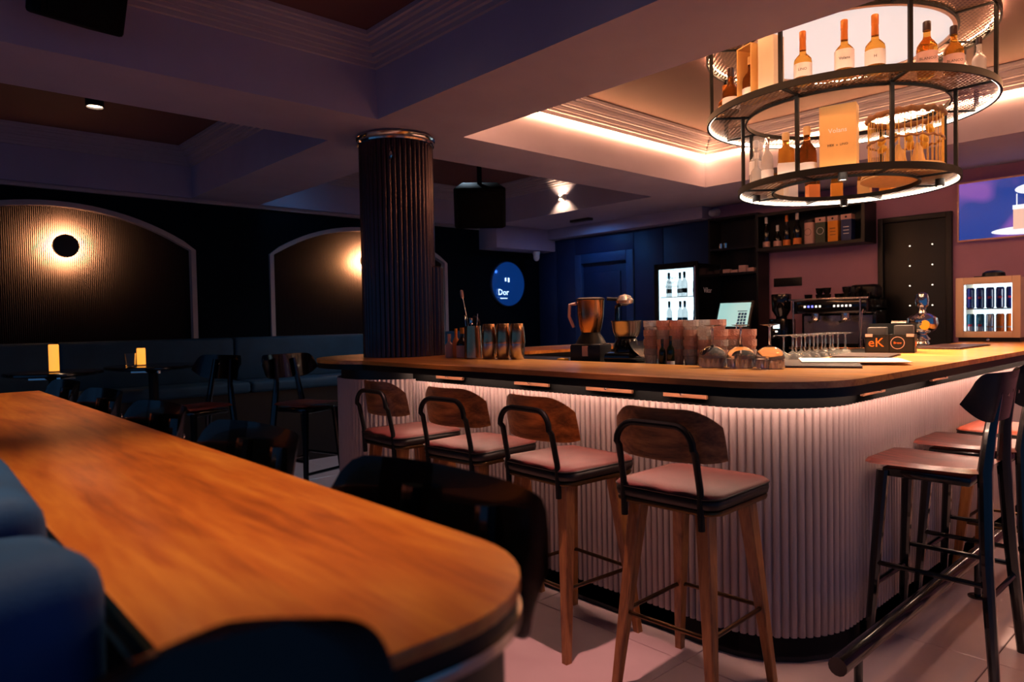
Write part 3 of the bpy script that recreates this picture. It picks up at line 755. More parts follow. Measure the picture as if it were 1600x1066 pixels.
for k in range(4):  # spot cans added under the bottom ring to light the bar top
    a = R(90*k+22); x_, y_ = .49*math.cos(a), .49*math.sin(a)
    c_ = B().lathe([(.022, ZB-.045), (.024, ZB-.045), (.024, ZB-.004), (0, ZB-.004)], 14, c=(x_, y_, 0), cap=False).build('added_spot_can', 'black', cl)
    B().lathe([(.021, ZB-.04), (0, ZB-.038)], 14, c=(x_, y_, 0), cap=False).build('lens', 'spot_glow', c_)
    light('beam', 'SPOT', (x_, y_, ZB-.05), 96, (1, .66, .40), c_, .02, 120, .7)
B().lathe([(.552, ZT-.016), (.572, ZT-.016), (.572, CZ), (.565, CZ)], 64, cap=False).build('disc_rim', 'frame_rose', ld)

# ---- bottles
PROF = {
 'tequila': [(0, 0), (.036, 0), (.040, .006), (.041, .03), (.041, .105), (.0385, .120), (.027, .135), (.0168, .145), (.0145, .162), (.0135, .215)],
 'round': [(0, 0), (.040, 0), (.044, .008), (.044, .10), (.041, .118), (.030, .135), (.018, .150), (.015, .165), (.015, .19)],
 'slim': [(0, 0), (.032, 0), (.036, .006), (.0365, .15), (.034, .168), (.022, .19), (.0145, .205), (.0135, .25)],
 'wine': [(0, 0), (.033, 0), (.037, .006), (.0375, .16), (.033, .19), (.018, .215), (.0145, .23), (.0145, .27)],
 'square': [(0, 0), (.042, 0), (.045, .006), (.045, .13), (.042, .145), (.022, .158), (.016, .168), (.016, .195)],
}
_bm = {}
def bottle(kind, loc, label, glass, lab='label', cap='cap_amber', s=1., group=None, cat='bottle', lz=(.03, .095), nseg=18, txt=None, rz=0, caph=.035, neck=None):
    t = thing('bottle', label, cat, loc, rz, group); P = PROF[kind]
    key = (kind, glass, s)
    if key not in _bm: _bm[key] = B().lathe([(r*s, z*s) for r, z in P], nseg if kind != 'square' else 4).mesh('glass_body', glass, 45) if kind != 'square' else B().lathe([(r*s*1.25, z*s) for r, z in P], 4).move(Matrix.Rotation(PI/4, 4, 'Z')).mesh('glass_body', glass, 30)
    link('glass_body', _bm[key], t)
    H = P[-1][1]*s; rn = P[-1][0]*s
    key = ('cap', kind, cap, s, caph)
    if key not in _bm: _bm[key] = B().lathe([(rn*1.02, -.004), (rn*1.16, -.004), (rn*1.16, caph*s), (rn*1.0, caph*s+.004), (0, caph*s+.004)], 14, cap=False).mesh('stopper', cap)
    link('stopper', _bm[key], t, (0, 0, H))
    if lab:
        rb = P[3][0]*s+.0012
        key = ('lab', kind, lab, s, lz)
        if key not in _bm: _bm[key] = (B().lathe([(rb, lz[0]*s), (rb, lz[1]*s)], nseg, cap=False) if kind != 'square' else B().lathe([(rb*1.26, lz[0]*s), (rb*1.26, lz[1]*s)], 4, cap=False).move(Matrix.Rotation(PI/4, 4, 'Z'))).mesh('paper_label', lab, 30)
        lo = link('paper_label', _bm[key], t)
        if txt: text('print', txt, .017*s, 'ink', lo, (-(rb+.001)*math.cos(0), 0, (lz[0]+lz[1])/2*s), (PI/2, 0, -PI/2), .0004)
    if neck:
        key = ('neck', kind, neck, s)
        if key not in _bm:
            q = P[-2][0]*s+.001; _bm[key] = B().lathe([(q*1.02, P[-2][1]*s), (rn+.0012, H-.004)], 14, cap=False).mesh('neck_band', neck)
        link('neck_band', _bm[key], t)
    return t
def on_ring(a, r, z): return (HX+r*math.cos(R(a)), HY+r*math.sin(R(a)), z)
def face(a): # label print turned to the camera side
    return R(0)
G1, G2 = 'bottles on the upper chandelier shelf', 'bottles on the lower chandelier shelf'
u = ZM+.012
rzc = R(22)
bottle('tequila', on_ring(186, .665, u), 'golden tequila bottle, first left of three against the white light disc', 'amber_glass', s=1.08, cap='cap_amber', group=G1, neck='cap_amber', txt='LINO', rz=rzc)
bottle('tequila', on_ring(203, .665, u), 'golden tequila bottle, middle of three against the white light disc', 'amber_glass', s=1.12, cap='cap_amber', group=G1, lz=(.03, .115), neck='cap_amber', txt='Volans', rz=rzc)
bottle('tequila', on_ring(215, .665, u), 'golden tequila bottle, right of three against the white light disc', 'amber_glass', s=1.14, cap='cap_amber', group=G1, neck='cap_amber', txt='H', rz=rzc)
bottle('round', on_ring(237, .665, u), 'golden bottle with dark cap right of the chandelier post', 'amber_glass', s=1.08, cap='cap_dark', group=G1, lab='label_pink', lz=(.01, .085), txt='BLANCO', rz=rzc)
bottle('round', on_ring(250, .68, u), 'golden bottle with dark cap next to the clear bottle', 'amber_glass', s=1.02, cap='cap_dark', group=G1, lab='label_pink', lz=(.01, .085), txt='BLANCO', rz=rzc)
bottle('round', on_ring(243, .585, u), 'short golden bottle half hidden between the two dark-capped bottles', 'amber_glass', s=.86, cap='cap_amber', group=G1, lab='label_pink')
bottle('slim', on_ring(281, .67, u), 'clear bottle with dark cap at the right end of the upper shelf', 'clear_glass', s=.92, cap='cap_dark', group=G1, lz=(.02, .09))
bottle('slim', on_ring(287, .60, u), 'clear bottle behind the rightmost one on the upper shelf', 'clear_glass', s=.84, cap='cap_dark', group=G1, lz=(.02, .09))
bottle('round', on_ring(139, .665, u), 'dark amber bottle with white label at the left of the upper shelf', 'brown_glass', s=1.12, cap='cap_dark', group=G1, lz=(.01, .075), caph=.04)
bottle('round', on_ring(124, .665, u), 'small amber bottle at the far left end of the upper shelf', 'brown_glass', s=.95, cap='cap_amber', group=G1, lab='gold_paper')
# open gift box with bottle, and carton
gb = thing('gift_box', 'open golden gift box around a bottle on the upper chandelier shelf', 'box', on_ring(158, .655, u), R(158))
B().box(-.055, .055, -.06, .06, 0, .006).box(-.055, .055, -.06, -.054, 0, .30).box(-.055, .055, .054, .06, 0, .30).box(-.055, -.049, -.06, .06, 0, .30).box(-.055, .055, -.06, .06, .294, .30).build('box_shell', 'gold_paper', gb)
bottle('round', on_ring(158, .662, u+.006), 'bottle standing inside the open golden gift box', 'brown_glass', s=1.05, cap='straw', group=G1, lab='label', lz=(.02, .06))
tag(B().box(-.045, .045, -.05, .05, 0, .30, .002, 1).build('carton', 'cream_paper', loc=on_ring(170, .655, u), rot=(0, 0, R(170))), 'plain cream carton beside the gift box on the upper shelf', 'box')
# lower tier
v = ZB+.012
bottle('slim', on_ring(150, .50, v), 'clear liquor bottle at the left end of the lower shelf', 'clear_glass', s=.9, cap='chrome', group=G2, lab='label', lz=(.02, .08))
bottle('tequila', on_ring(133, .50, v), 'thin clear bottle right behind the left post of the lower shelf', 'clear_glass', s=.82, cap='white_plastic', group=G2, lab=None)
bottle('slim', on_ring(159, .44, v), 'clear bottle with white label left of the golden one on the lower shelf', 'clear_glass', s=.92, cap='cap_dark', group=G2, lab='label', lz=(.02, .085))
bottle('square', on_ring(168, .51, v), 'square golden bottle with white label on the lower shelf', 'amber_glass', s=1.05, cap='straw', group=G2, lab='label', lz=(.01, .07), rz=R(30))
bottle('round', on_ring(181, .49, v), 'dark brown bottle beside the post on the lower shelf', 'brown_glass', s=1.12, cap='straw', group=G2, lab='label', lz=(.01, .05))
bottle('wine', on_ring(98, .49, v), 'tall clear bottle rising behind the others on the lower shelf', 'clear_glass', s=1.08, cap='white_plastic', group=G2, lab='label', lz=(.08, .15))
bottle('slim', on_ring(112, .49, v), 'pale bottle behind the left group on the lower shelf', 'clear_glass', s=1.12, cap='white_plastic', group=G2, lab='label', lz=(.1, .17))
FAR = [(76, 'amber_glass', 'cream_paper'), (62, 'clear_glass', 'label'), (44, 'brown_glass', 'label_orange'), (27, 'amber_glass', 'orange_card'), (8, 'amber_glass', 'gold_paper'), (-8, 'amber_glass', 'orange_card')]
FL = ['amber bottle', 'clear bottle', 'dark bottle with orange label', 'orange-labelled golden bottle', 'gold-labelled bottle', 'small orange-labelled bottle']
for k, (a, g, l_) in enumerate(FAR):
    bottle('square', on_ring(a, .50, v), '%s on the far side, %s from left through the ring opening' % (FL[k], ORD[k]), g, s=.86, cap='cap_dark', group='bottles on the far side of the lower chandelier shelf', lab=l_, lz=(.008, .11), rz=R(a))
gc = thing('gift_carton', 'tall cream gift carton with faint print left of the birdcage', 'box', on_ring(200, .485, v), R(14))
B().box(-.045, .045, -.09, .09, 0, .335, .002, 1).build('carton_body', 'gold_paper', gc)
text('print', 'Volans', .034, 'white_print', gc, (-.0455, 0, .2), (PI/2, 0, -PI/2))
text('print', 'HEX  x  LINO', .017, 'ink', gc, (-.0455, 0, .125), (PI/2, 0, -PI/2))
# birdcage on a stack of round boards
kx, ky = HX+.155, HY-.285
for k in range(3):
    tag(B().lathe([(0, 0), (.225-.006*k, 0), (.235-.006*k, .006), (.235-.006*k, .012), (.225-.006*k, .017), (0, .017)], 40).build('round_board', 'straw', loc=(kx+.004*k, ky+.003*k, v+.018*k)), 'straw-coloured round board under the birdcage, %s of three' % ('lowest', 'middle one', 'topmost')[k], 'board', 'round boards under the birdcage')
cz = v+.054
cg = thing('birdcage', 'ornate golden birdcage decoration with wire bars and wicker rims', 'birdcage', (kx, ky, cz)); cg.scale = (.93, .93, .93)
B().lathe([(.215, 0), (.22, .012), (.21, .02), (.0, .02)], 40).build('cage_floor', 'straw', cg)
wm = B().tube([(0, 0, .015), (0, 0, .34)], .0022, 5).mesh('bar', 'gold_leaf')
for k in range(40):
    a = 2*PI*k/40; link('bar', wm, cg, (.205*math.cos(a), .205*math.sin(a), 0))
for z, r_ in ((.33, .017), (.175, .007)):
    pts = [(.206*math.cos(2*PI*k/40), .206*math.sin(2*PI*k/40), z+.006*math.sin(k*3.1)) for k in range(40)]
    B().tube(pts, [r_*(1+.25*math.sin(k*2.2)) for k in range(40)], 8, closed=True).build('wicker_rim', 'wicker', cg, ang=60)
rw = B()
for k in range(10):
    a = R(36*k); rw.tube([(.2*math.cos(a), .2*math.sin(a), .335), (.13*math.cos(a+.5), .13*math.sin(a+.5), .365), (.03*math.cos(a+1), .03*math.sin(a+1), .38)], .003, 5)
rw.build('roof_wires', 'wicker', cg)
for k in range(9):
    a = R(40*k+12); z = .17+.05*math.sin(k*2)
    b = B().lathe([(0, 0), (.03, .012), (.045, .03), (.03, .045), (0, .05)], 10, mtx=Matrix.Translation((.155*math.cos(a), .155*math.sin(a), z)) @ Matrix.Rotation(.8, 4, (math.sin(a), math.cos(a), .3)) @ Matrix.Diagonal((1, .55, 1.3, 1)))
    b.build('leaf', 'gold_leaf', cg, ang=70)
for k in range(5):
    a = R(72*k+30); B().lathe([(.03, .02), (.034, .06), (.02, .12), (.012, .15), (0, .155)], 12, c=(.09*math.cos(a), .09*math.sin(a), 0)).build('little_house', 'gold_paper', cg)

# ================================================================== THINGS ON THE BAR
ZB2 = 1.09; ZL = 1.072
# shakers
def shaker(loc, label):
    t = thing('cocktail_shaker', label, 'shaker', loc, group='steel shakers')
    B().lathe([(0, 0), (.034, 0), (.037, .004), (.043, .09), (.042, .1)], 24, cap=False).build('lower_tin', 'steel', t)
    B().lathe([(.0445, .088), (.0455, .1), (.041, .15), (.036, .196), (.033, .2), (0, .2)], 24, cap=False).build('upper_tin', 'copper_steel', t)
shaker((2.602, 3.05, ZB2), 'steel cocktail shaker nearest the tool jug')
shaker((2.636, 2.965, ZB2), 'steel cocktail shaker in the middle of the three')
shaker((2.66, 2.875, ZB2), 'steel cocktail shaker farthest right of the three')
jg = thing('tool_jug', 'steel bar jug beside the shakers', 'jug', (2.598, 3.19, ZB2))
B().lathe([(0, 0), (.05, 0), (.053, .004), (.05, .12), (.047, .19), (.045, .19), (.048, .12), (.05, .01), (0, .008)], 28, cap=False).build('jug_body', 'copper_steel', jg)
def tool(pts, r, m, label, head=None):
    t = thing('bar_tool', label, 'bar tool', (2.598, 3.19, ZB2), group='bar tools in the steel jug')
    B().tube(pts, r, 7).build('shaft', m, t)
    if head: B().lathe(head[0], 12, mtx=head[1]).build('head', head[2], t)
tool([(.01, .0, .012), (-.015, .07, .36)], .003, 'steel', 'long bar spoon leaning left out of the jug', ([(.008, 0), (.010, .02), (.009, .045), (0, .05)], Matrix.Translation((-.015, .07, .355)) @ Matrix.Rotation(-.2, 4, 'X'), 'label_pink'))
tool([(-.01, .02, .012), (-.03, .032, .24), (-.028, .036, .252)], .005, 'chrome', 'curved steel tongs at the left rim of the jug')
tool([(.0, -.02, .012), (.01, -.036, .26)], .003, 'steel', 'thin upright steel stirrer at the right of the jug')
tool([(.01, .005, .012), (.02, -.012, .20)], .008, 'black', 'dark-handled strainer standing in the jug', ([(.0, -.01), (.032, 0), (.034, .01), (0, .02)], Matrix.Translation((.015, -.006, .215)) @ Matrix.Rotation(1.2, 4, 'Y'), 'cap_dark'))
tool([(-.012, -.01, .014), (-.02, -.012, .20)], .005, 'chrome', 'steel jigger handle at the front of the jug', ([(.014, 0), (.010, .018), (.014, .036)], Matrix.Translation((-.02, -.012, .20)), 'chrome'))
# small bottles by the column
bottle('round', (2.585, 3.40, ZB2), 'small cream bottle left of the steel jug', 'label_pink', s=.62, lab=None, cap='label_pink', group='small bottles by the column')
bottle('slim', (2.61, 3.365, ZB2), 'slim orange bottle left of the steel jug', 'label_orange', s=.60, lab=None, cap='orange_card', group='small bottles by the column')
bottle('round', (2.605, 3.30, ZB2), 'pink-labelled bitters bottle with orange cap beside the jug', 'dark_glass', s=.78, lab='label_pink', lz=(.003, .095), cap='orange_card', group='small bottles by the column')
# blender
bl = thing('blender', 'bar blender with copper-coloured steel jar and black base', 'blender', (2.92, 2.56, ZL), R(20))
B().prism([(-.09, -.085), (.09, -.085), (.10, .0), (.09, .085), (-.09, .085), (-.10, 0)], 0, .10, .012, 2).build('base', 'black', bl)
B().lathe([(.085, .10), (.07, .13), (.055, .15), (.052, .162)], 24).build('collar', 'black', bl)
B().lathe([(.052, .162), (.064, .20), (.072, .26), (.076, .335), (.078, .34), (.074, .34), (.07, .26), (0, .17)], 28, cap=False).build('jar', 'copper_steel', bl)
B().lathe([(.078, .338), (.08, .345), (.06, .352), (0, .354)], 24, cap=False).build('lid', 'black', bl)
B().tube([(-.03, .072, .32), (-.04, .105, .315), (-.04, .11, .25), (-.035, .085, .19)], .009, 8).build('handle', 'label_pink', bl)
B().prism([(-.098, -.02), (-.098, .012), (-.103, .012), (-.103, -.02)], .035, .09).build('switch_plate', 'label_pink', bl)
# juicer
jc = thing('citrus_juicer', 'black citrus press with steel bowl beside the tumblers', 'juicer', (2.95, 2.335, ZL), R(10))
B().prism([(-.11, -.07), (.11, -.07), (.12, .07), (-.12, .07)], 0, .06, .02, 2).build('base', 'black_gloss', jc)
def foot(u_, v_):
    return (-.09+.18*v_, -.06-.11*u_, .115-.105*u_**.6)
B().grid(foot, 8, 4, .02).build('front_foot', 'black_gloss', jc)
B().lathe([(.075, .06), (.07, .10), (.05, .13)], 20).build('neck', 'black_gloss', jc)
B().lathe([(.045, .13), (.062, .14), (.072, .165), (.078, .215), (.083, .222), (.076, .222), (.068, .17), (0, .145)], 28, cap=False).build('bowl', 'steel', jc)
B().tube([(.03, .075, .05), (.06, .09, .2), (.05, .085, .30), (.02, .03, .315)], .012, 8).build('arm', 'black_gloss', jc)
B().lathe([(.0, .365), (.03, .355), (.048, .33), (.045, .315), (.0, .30)], 18, c=(.02, .02, 0)).build('press_cup', 'steel', jc)
B().tube([(.02, .03, .335), (-.03, .1, .34)], .009, 8).build('lever', 'black_metal', jc)
tag(B().box(-.02, .02, -.03, .03, 0, .022, .007).build('sponge', 'yellow', loc=(2.80, 2.66, ZL)), 'small yellow sponge on the ledge beside the blender', 'sponge')
# stacked tumblers
tp = B().lathe([(0, 0), (.026, 0), (.0275, .003), (.030, .025), (.0335, .045), (.0335, .048), (.0372, .052), (.0375, .082), (.0362, .082), (.0358, .054), (.030, .044), (.026, .010), (0, .008)], 14, cap=False).mesh('tumbler', 'cut_clear', 25)
tq = B().lathe([(0, 0), (.026, 0), (.0275, .003), (.030, .025), (.0335, .045), (.0335, .048), (.0372, .052), (.0375, .082), (.0362, .082), (.0358, .054), (.030, .044), (.026, .010), (0, .008)], 14, cap=False).mesh('tumbler', 'cut_pink', 25)
stacks = []
for k in range(6): stacks.append((2.87, 2.12-.077*k, 4 if k < 4 else 3, k))
for k in range(7): stacks.append((2.95, 2.10-.077*k, 4 if k < 5 else 3, 9+k))
for (x, y, n, k) in stacks:
    row = 'front' if k < 9 else 'rear'; kk = k if k < 9 else k-9
    for j in range(n):
        o = link('tumbler', tq if (k+j) % 3 else tp, None, (x, y, ZL+.0462*j), (0, 0, .3*k))
        tag(o, 'cut-glass tumbler, %s from the bottom in the %s stack of the %s row' % (ORD[j], ORD[kk], row), 'glass', 'stacked tumblers behind the bar')
bottle('wine', (2.775, 1.985, ZL), 'small dark bottle, left one of the pair before the tumblers', 'green_glass', s=.42, lab=None, cap='ink', group='small dark bottles by the tumblers')
bottle('wine', (2.785, 1.945, ZL), 'small dark green bottle, right one of the pair before the tumblers', 'green_glass', s=.47, lab='label', lz=(.02, .06), cap='ink', group='small dark bottles by the tumblers')
sg = thing('straw_holder', 'clear holder full of dark straws behind the tumblers', 'straw holder', (3.06, 2.08, ZL))
B().lathe([(0, 0), (.04, 0), (.04, .12), (.037, .12), (.037, .006), (0, .006)], 18, cap=False).build('cup', 'clear_glass', sg)
sm_ = B().tube([(0, 0, .008), (0, 0, .225)], .0035, 6).mesh('straw', 'ink')
for k in range(9):
    a = R(40*k); link('straw', sm_, sg, (.022*math.cos(a), .022*math.sin(a), 0), (R(6)*math.sin(a), R(6)*math.cos(a)+R(8), 0))
# big copa glasses upside down
cp = B().lathe([(.046, 0), (.0555, .022), (.058, .045), (.05, .07), (.03, .084), (.008, .09), (.0045, .10), (.0042, .165), (.008, .172), (.036, .177), (.037, .179), (0, .180)], 28, cap=False).mesh('copa_glass', 'stem_glass', 60)
cr_ = flutes(.0555, 16, .0015, .004, .04).mesh('cut_band', 'clear_glass', 60)
for k, (x, y) in enumerate(((2.63, 1.625), (2.655, 1.508), (2.675, 1.392))):
    t = thing('copa_glass', 'large cut balloon glass upside down, %s of three' % ('left', 'middle', 'right')[k], 'glass', (x, y, ZB2+.001), group='upturned balloon glasses')
    link('glass_body', cp, t); stuff(link('cut_band', cr_, t))
# cut-fruit stand and wooden boxes behind
for k, (x, y, m, lb) in enumerate(((3.13, 1.955, 'label_orange', 'small two-tier orange stand behind the balloon glasses, left one'), (3.13, 1.80, 'board_wood', 'small brown caddy box behind the balloon glasses, right one'))):
    t = thing('garnish_stand', lb, 'stand', (x, y, ZL-.0), group='garnish stands')
    for z in (.004, .085): B().box(-.05, .05, -.07, .07, z, z+.010, .003).build('tray', m, t)
    B().box(-.04, .04, -.055, .055, .095, .14, .004).build('napkins', 'label_pink', t)
    B().tube([(0, 0, 0), (0, 0, .2)], .004, 6).build('rod', 'chrome', t)
    B().box(-.04, .04, -.055, .055, .014, .055, .004).build('drawer', 'cap_dark', t)
tag(B().lathe([(0, 0), (.02, .004), (.03, .02), (.026, .042), (.012, .054), (0, .058)], 16).build('lemon', 'yellow', loc=(3.05, 1.86, ZL)), 'yellow lemon behind the middle balloon glass', 'lemon')
# coupe glasses upside down in a row
cpm = B().lathe([(.040, 0), (.042, .006), (.022, .036), (.006, .046), (.0045, .055), (.0042, .118), (.009, .126), (.035, .131), (.035, .133), (0, .134)], 22, cap=False).mesh('coupe', 'stem_glass', 60)
n = 0
for j in range(2):
    for k in range(7):
        x, y = 3.42+.098*k+.04*j, 1.64+.085*j
        tag(link('coupe_glass', cpm, None, (x, y, ZL+.0)), 'upturned coupe glass, %s from left in the %s row behind the menus' % (ORD[k], ('front', 'rear')[j]), 'glass', 'upturned coupe glasses')
# menus
def menu(pts_c, rz, w_, h_, z, m, label, pages=True):
    t = thing('menu', label, 'menu', (pts_c[0], pts_c[1], z), rz, 'menus on the bar')
    B().box(-w_/2, w_/2, -h_/2, h_/2, 0, .004, .001, 1).build('cover', m, t)
    if pages:
        B().box(-w_/2+.01, w_/2-.004, -h_/2+.01, h_/2-.01, .004, .007).build('pages', 'white_paper', t)
        B().box(-w_/2, w_/2, -h_/2, h_/2, .007, .010, .001, 1).build('cover', m, t)
menu((3.0, 1.33), R(-66), .30, .42, ZB2, 'cap_dark', 'dark open menu folder lying at the rounded bar corner')
menu((3.17, 1.27), R(28), .30, .42, ZB2+.011, 'white_paper', 'pale blank menu sheet on top at the rounded bar corner', False)
menu((3.72, 1.42), R(10), .36, .26, ZB2, 'cap_dark', 'dark menu folder in front of the black napkin box')
menu((4.95, 1.38), R(0), .62, .26, ZB2, 'cap_dark', 'long dark menu folder on the right wing by the chrome tap')
# napkin caddy
nc = thing('napkin_caddy', 'black bar caddy with orange logo on the right wing', 'caddy', (4.20, 1.47, ZB2), R(14))
B().box(-.09, .09, -.12, .12, 0, .006).box(-.09, -.084, -.12, .12, 0, .10).box(.084, .09, -.12, .12, 0, .16).box(-.09, .09, -.12, -.114, 0, .10).box(-.09, .09, .114, .12, 0, .10).box(-.09, .09, -.003, .003, 0, .10).build('tray', 'black', nc)
B().box(-.07, .07, -.11, -.02, .006, .15, .006).build('napkins', 'ink', nc)
B().box(-.07, .07, .02, .11, .006, .14, .006).build('napkins', 'ink', nc)
text('lettering', 'eK', .07, 'orange_print', nc, (-.0905, .065, .055), (PI/2, 0, -PI/2))
B().lathe([(.031, 0), (.034, 0), (.034, .001), (.031, .001), (.031, 0)], 24, cap=False, mtx=Matrix.Translation((-.0905, -.04, .055)) @ Matrix.Rotation(-PI/2, 4, 'Y')).build('logo_ring', 'label_pink', nc)
text('lettering', 'Brew', .018, 'orange_print', nc, (-.0905, -.04, .055), (PI/2, 0, -PI/2))
text('lettering', 'Jaran', .045, 'orange_print', nc, (0, -.1205, .05), (PI/2, 0, 0))
for y in (.10, -.10): B().box(-.093, -.089, y-.018, y+.018, .088, .104).build('clip', 'label_pink', nc)
# chrome beer tap
bt = thing('beer_tap', 'round chrome beer tap tower on the right wing', 'beer tap', (5.55, 1.735, 1.066))
B().lathe([(.085, 0), (.088, .012), (.05, .022), (.04, .04), (.055, .055), (.04, .07), (.032, .085), (.055, .10), (.088, .125), (.102, .165), (.095, .205), (.06, .232), (.028, .242), (.02, .262), (.032, .272)], 32).build('tower', 'chrome', bt)
B().lathe([(.022, .272), (.042, .295), (.046, .335), (.036, .375), (.014, .39), (0, .392)], 24).build('handle_knob', 'chrome', bt)
B().lathe([(.035, 0), (.033, .010), (0, .012)], 20, mtx=Matrix.Translation((-.085, -.045, .155)) @ Matrix.Rotation(R(-90), 4, 'Y')).build('badge', 'orange_card', bt)
B().tube([(0, .09, .17), (0, .2, .172)], .018, 10).build('spout', 'steel', bt)
tag(B().box(-.14, .14, -.13, .13, 0, .012, .004).build('drip_tray', 'steel', loc=(5.55, 1.735, 1.054)), 'flat steel drip tray under the chrome beer tap', 'tray')
led3 = thing('work_ledge', 'small dark shelf carrying the chrome beer tap', 'ledge', (5.62, 1.74, 0))
B().box(-.2, .3, -.17, .2, .96, 1.054, .004).build('shelf_plate', 'black_metal', led3)
B().box(-.15, .25, -.15, .15, 0, .96).build('shelf_body', 'black', led3)

# mini fridge with cans
mf = thing('mini_fridge', 'small pale drinks fridge with lit glass door on the bar end', 'mini fridge', (6.0, 1.44, ZB2))
B().box(0, .34, -.195, -.175, .03, .46).box(0, .34, .175, .195, .03, .46).box(0, .34, -.175, .175, .44, .46).box(0, .34, -.175, .175, .03, .05).box(.32, .34, -.175, .175, .05, .44).build('cabinet', 'fridge_white', mf)
B().box(.30, .318, -.17, .17, .055, .435).build('lit_back', 'fridge_light', mf)
dr = B().box(-.03, -.002, -.20, -.15, .03, .47, .003).box(-.03, -.002, .15, .20, .03, .47, .003).box(-.03, -.002, -.15, .15, .42, .47, .003).box(-.03, -.002, -.15, .15, .03, .075, .003).build('door', 'fridge_white', mf)
B().box(-.016, -.013, -.15, .15, .075, .42).build('pane', 'glass', dr)
for y in (-.146, .146): B().box(-.006, .004, y-.003, y+.003, .08, .415).build('door_led', 'fridge_led', dr)
B().box(0, .30, -.172, .172, .235, .243).build('shelf', 'steel', mf)
B().box(.0, .34, -.19, .19, 0, .03).build('plinth', 'black', mf)
B().lathe([(.012, 0), (.01, .006), (0, .007)], 12, mtx=Matrix.Translation((-.001, 0, .014)) @ Matrix.Rotation(-PI/2, 4, 'Y')).build('knob', 'chrome', mf)
cs = thing('cap_hat', 'black cap lying on top of the small fridge', 'cap', (6.10, 1.43, ZB2+.471))
B().lathe([(.075, .0), (.07, .03), (.045, .045), (0, .05)], 16, cap=False).build('crown', 'black', cs)
B().prism([(-.05, .03), (.05, .03), (.06, .11), (-.06, .11)], .001, .008).build('brim', 'black', cs)
CANS = [['can_blue']*5, ['can_teal', 'can_teal', 'can_silver', 'can_orange', 'can_orange']]
CN = {'can_blue': 'blue and silver', 'can_teal': 'teal', 'can_silver': 'plain silver', 'can_orange': 'orange'}
for r_ in range(2):
    for k in range(5):
        m = CANS[r_][k]
        t = thing('drink_can', '%s slim drink can, %s from left on the %s fridge shelf' % (CN[m], ORD[k], ('upper', 'lower')[r_]), 'can', (6.05, 1.44+.124-.062*k, ZB2+(.2435 if r_ == 0 else .0505)), group='cans in the small fridge')
        B().lathe([(0, 0), (.020, 0), (.0265, .008), (.0265, .14), (.022, .15), (.021, .152), (0, .150)], 18, cap=False).build('can_body', m, t)
        if m == 'can_blue':
            B().lathe([(.0268, .006), (.0268, .135)], 3, cap=False, a0=R(205), a1=R(232)).build('silver_panel', 'can_silver', t)
            B().lathe([(.0270, .07), (.0270, .086)], 5, cap=False, a0=R(160), a1=R(215)).build('red_mark', 'red_print', t)
        elif m == 'can_teal':
            B().lathe([(.0268, .0), (.0268, .06)], 6, cap=False, a0=R(120), a1=R(250)).build('silver_panel', 'can_silver', t)
            B().lathe([(.0270, .06), (.0270, .076)], 5, cap=False, a0=R(160), a1=R(215)).build('red_mark', 'red_print', t)
        else:
            B().lathe([(.0268, .05), (.0268, .062)], 6, cap=False, a0=R(140), a1=R(230)).build('stripe', 'label_pink', t)
# television
tv = thing('television', 'wall television in a rose-gold frame showing a drink on blue', 'television', (XW, 1.40, 2.14))
B().box(-.05, 0, -.40, .40, -.20, .20).build('back_box', 'black', tv)
B().box(-.062, -.03, -.44, .44, .232, .246, .003).box(-.062, -.03, -.44, .44, -.246, -.232, .003).box(-.062, -.03, .426, .44, -.24, .24, .003).box(-.062, -.03, -.44, -.426, -.24, .24, .003).build('frame', 'frame_rose', tv)
scn = B().box(-.052, -.048, -.43, .43, -.236, .236).build('screen', 'tv_picture', tv)
B().box(-.0535, -.0525, -.18, .05, -.06-.12, .10-.12).build('picture_glass', 'tv_drink', scn)
B().box(-.0535, -.0525, -.18, .054, -.022, .012).box(-.0535, -.0525, .022, .03, .01, .10).build('picture_ice', 'tv_light', scn)
B().lathe([(0, 0), (.12, 0)], 20, cap=False, mtx=Matrix.Translation((-.053, -.08, .13)) @ Matrix.Rotation(PI/2, 4, 'Y') @ Matrix.Diagonal((.35, 1, 1, 1))).build('picture_spoon', 'tv_light', scn)
B().lathe([(0, 0), (.30, 0)], 28, cap=False, mtx=Matrix.Translation((-.0527, -.10, -.19)) @ Matrix.Rotation(PI/2, 4, 'Y') @ Matrix.Diagonal((.12, 1, 1, 1))).build('picture_table', 'tv_light', scn)

# ================================================================== BACK BAR
bc = thing('back_counter', 'dark counter along the back wall carrying the coffee machine', 'counter', (6.4, 3.6, 0))
B().box(-.27, .34, -1.05, .98, .88, .92, .004).build('counter_top', 'cap_dark', bc)
for k in range(3): B().box(-.25, .34, -1.04+.675*k, -1.04+.675*k+.665, 0, .88, .004).build('cabinet_front', 'black', bc)
# bottle shelf
sh = thing('wall_shelf', 'black open shelf box on the plum wall holding bottles and cartons', 'shelf', (6.66, 3.02, 1.95))
B().box(-.13, .14, -.52, .52, 0, .03).box(-.13, .14, -.52, .52, .34, .37).box(-.13, .14, -.52, -.49, .03, .34).box(-.13, .14, .49, .52, .03, .34).box(.12, .14, -.49, .49, .03, .34).build('shelf_box', 'black', sh)
sb = [('wine', 3.46, 'dark_glass', 'label_pink', 'black bottle with two pink bands, first from left on the wall shelf', .92, 'white_plastic'), ('round', 3.345, 'dark_glass', 'label_pink', 'short brown-labelled bottle, second from left on the wall shelf', .85, 'white_plastic'),
      ('wine', 3.25, 'dark_glass', 'label_orange', 'dark bottle with red-orange neck on the wall shelf', .9, 'label_orange'), ('slim', 3.145, 'dark_glass', 'label_orange', 'dark bottle with orange label and pale cap on the wall shelf', 1.0, 'white_plastic')]
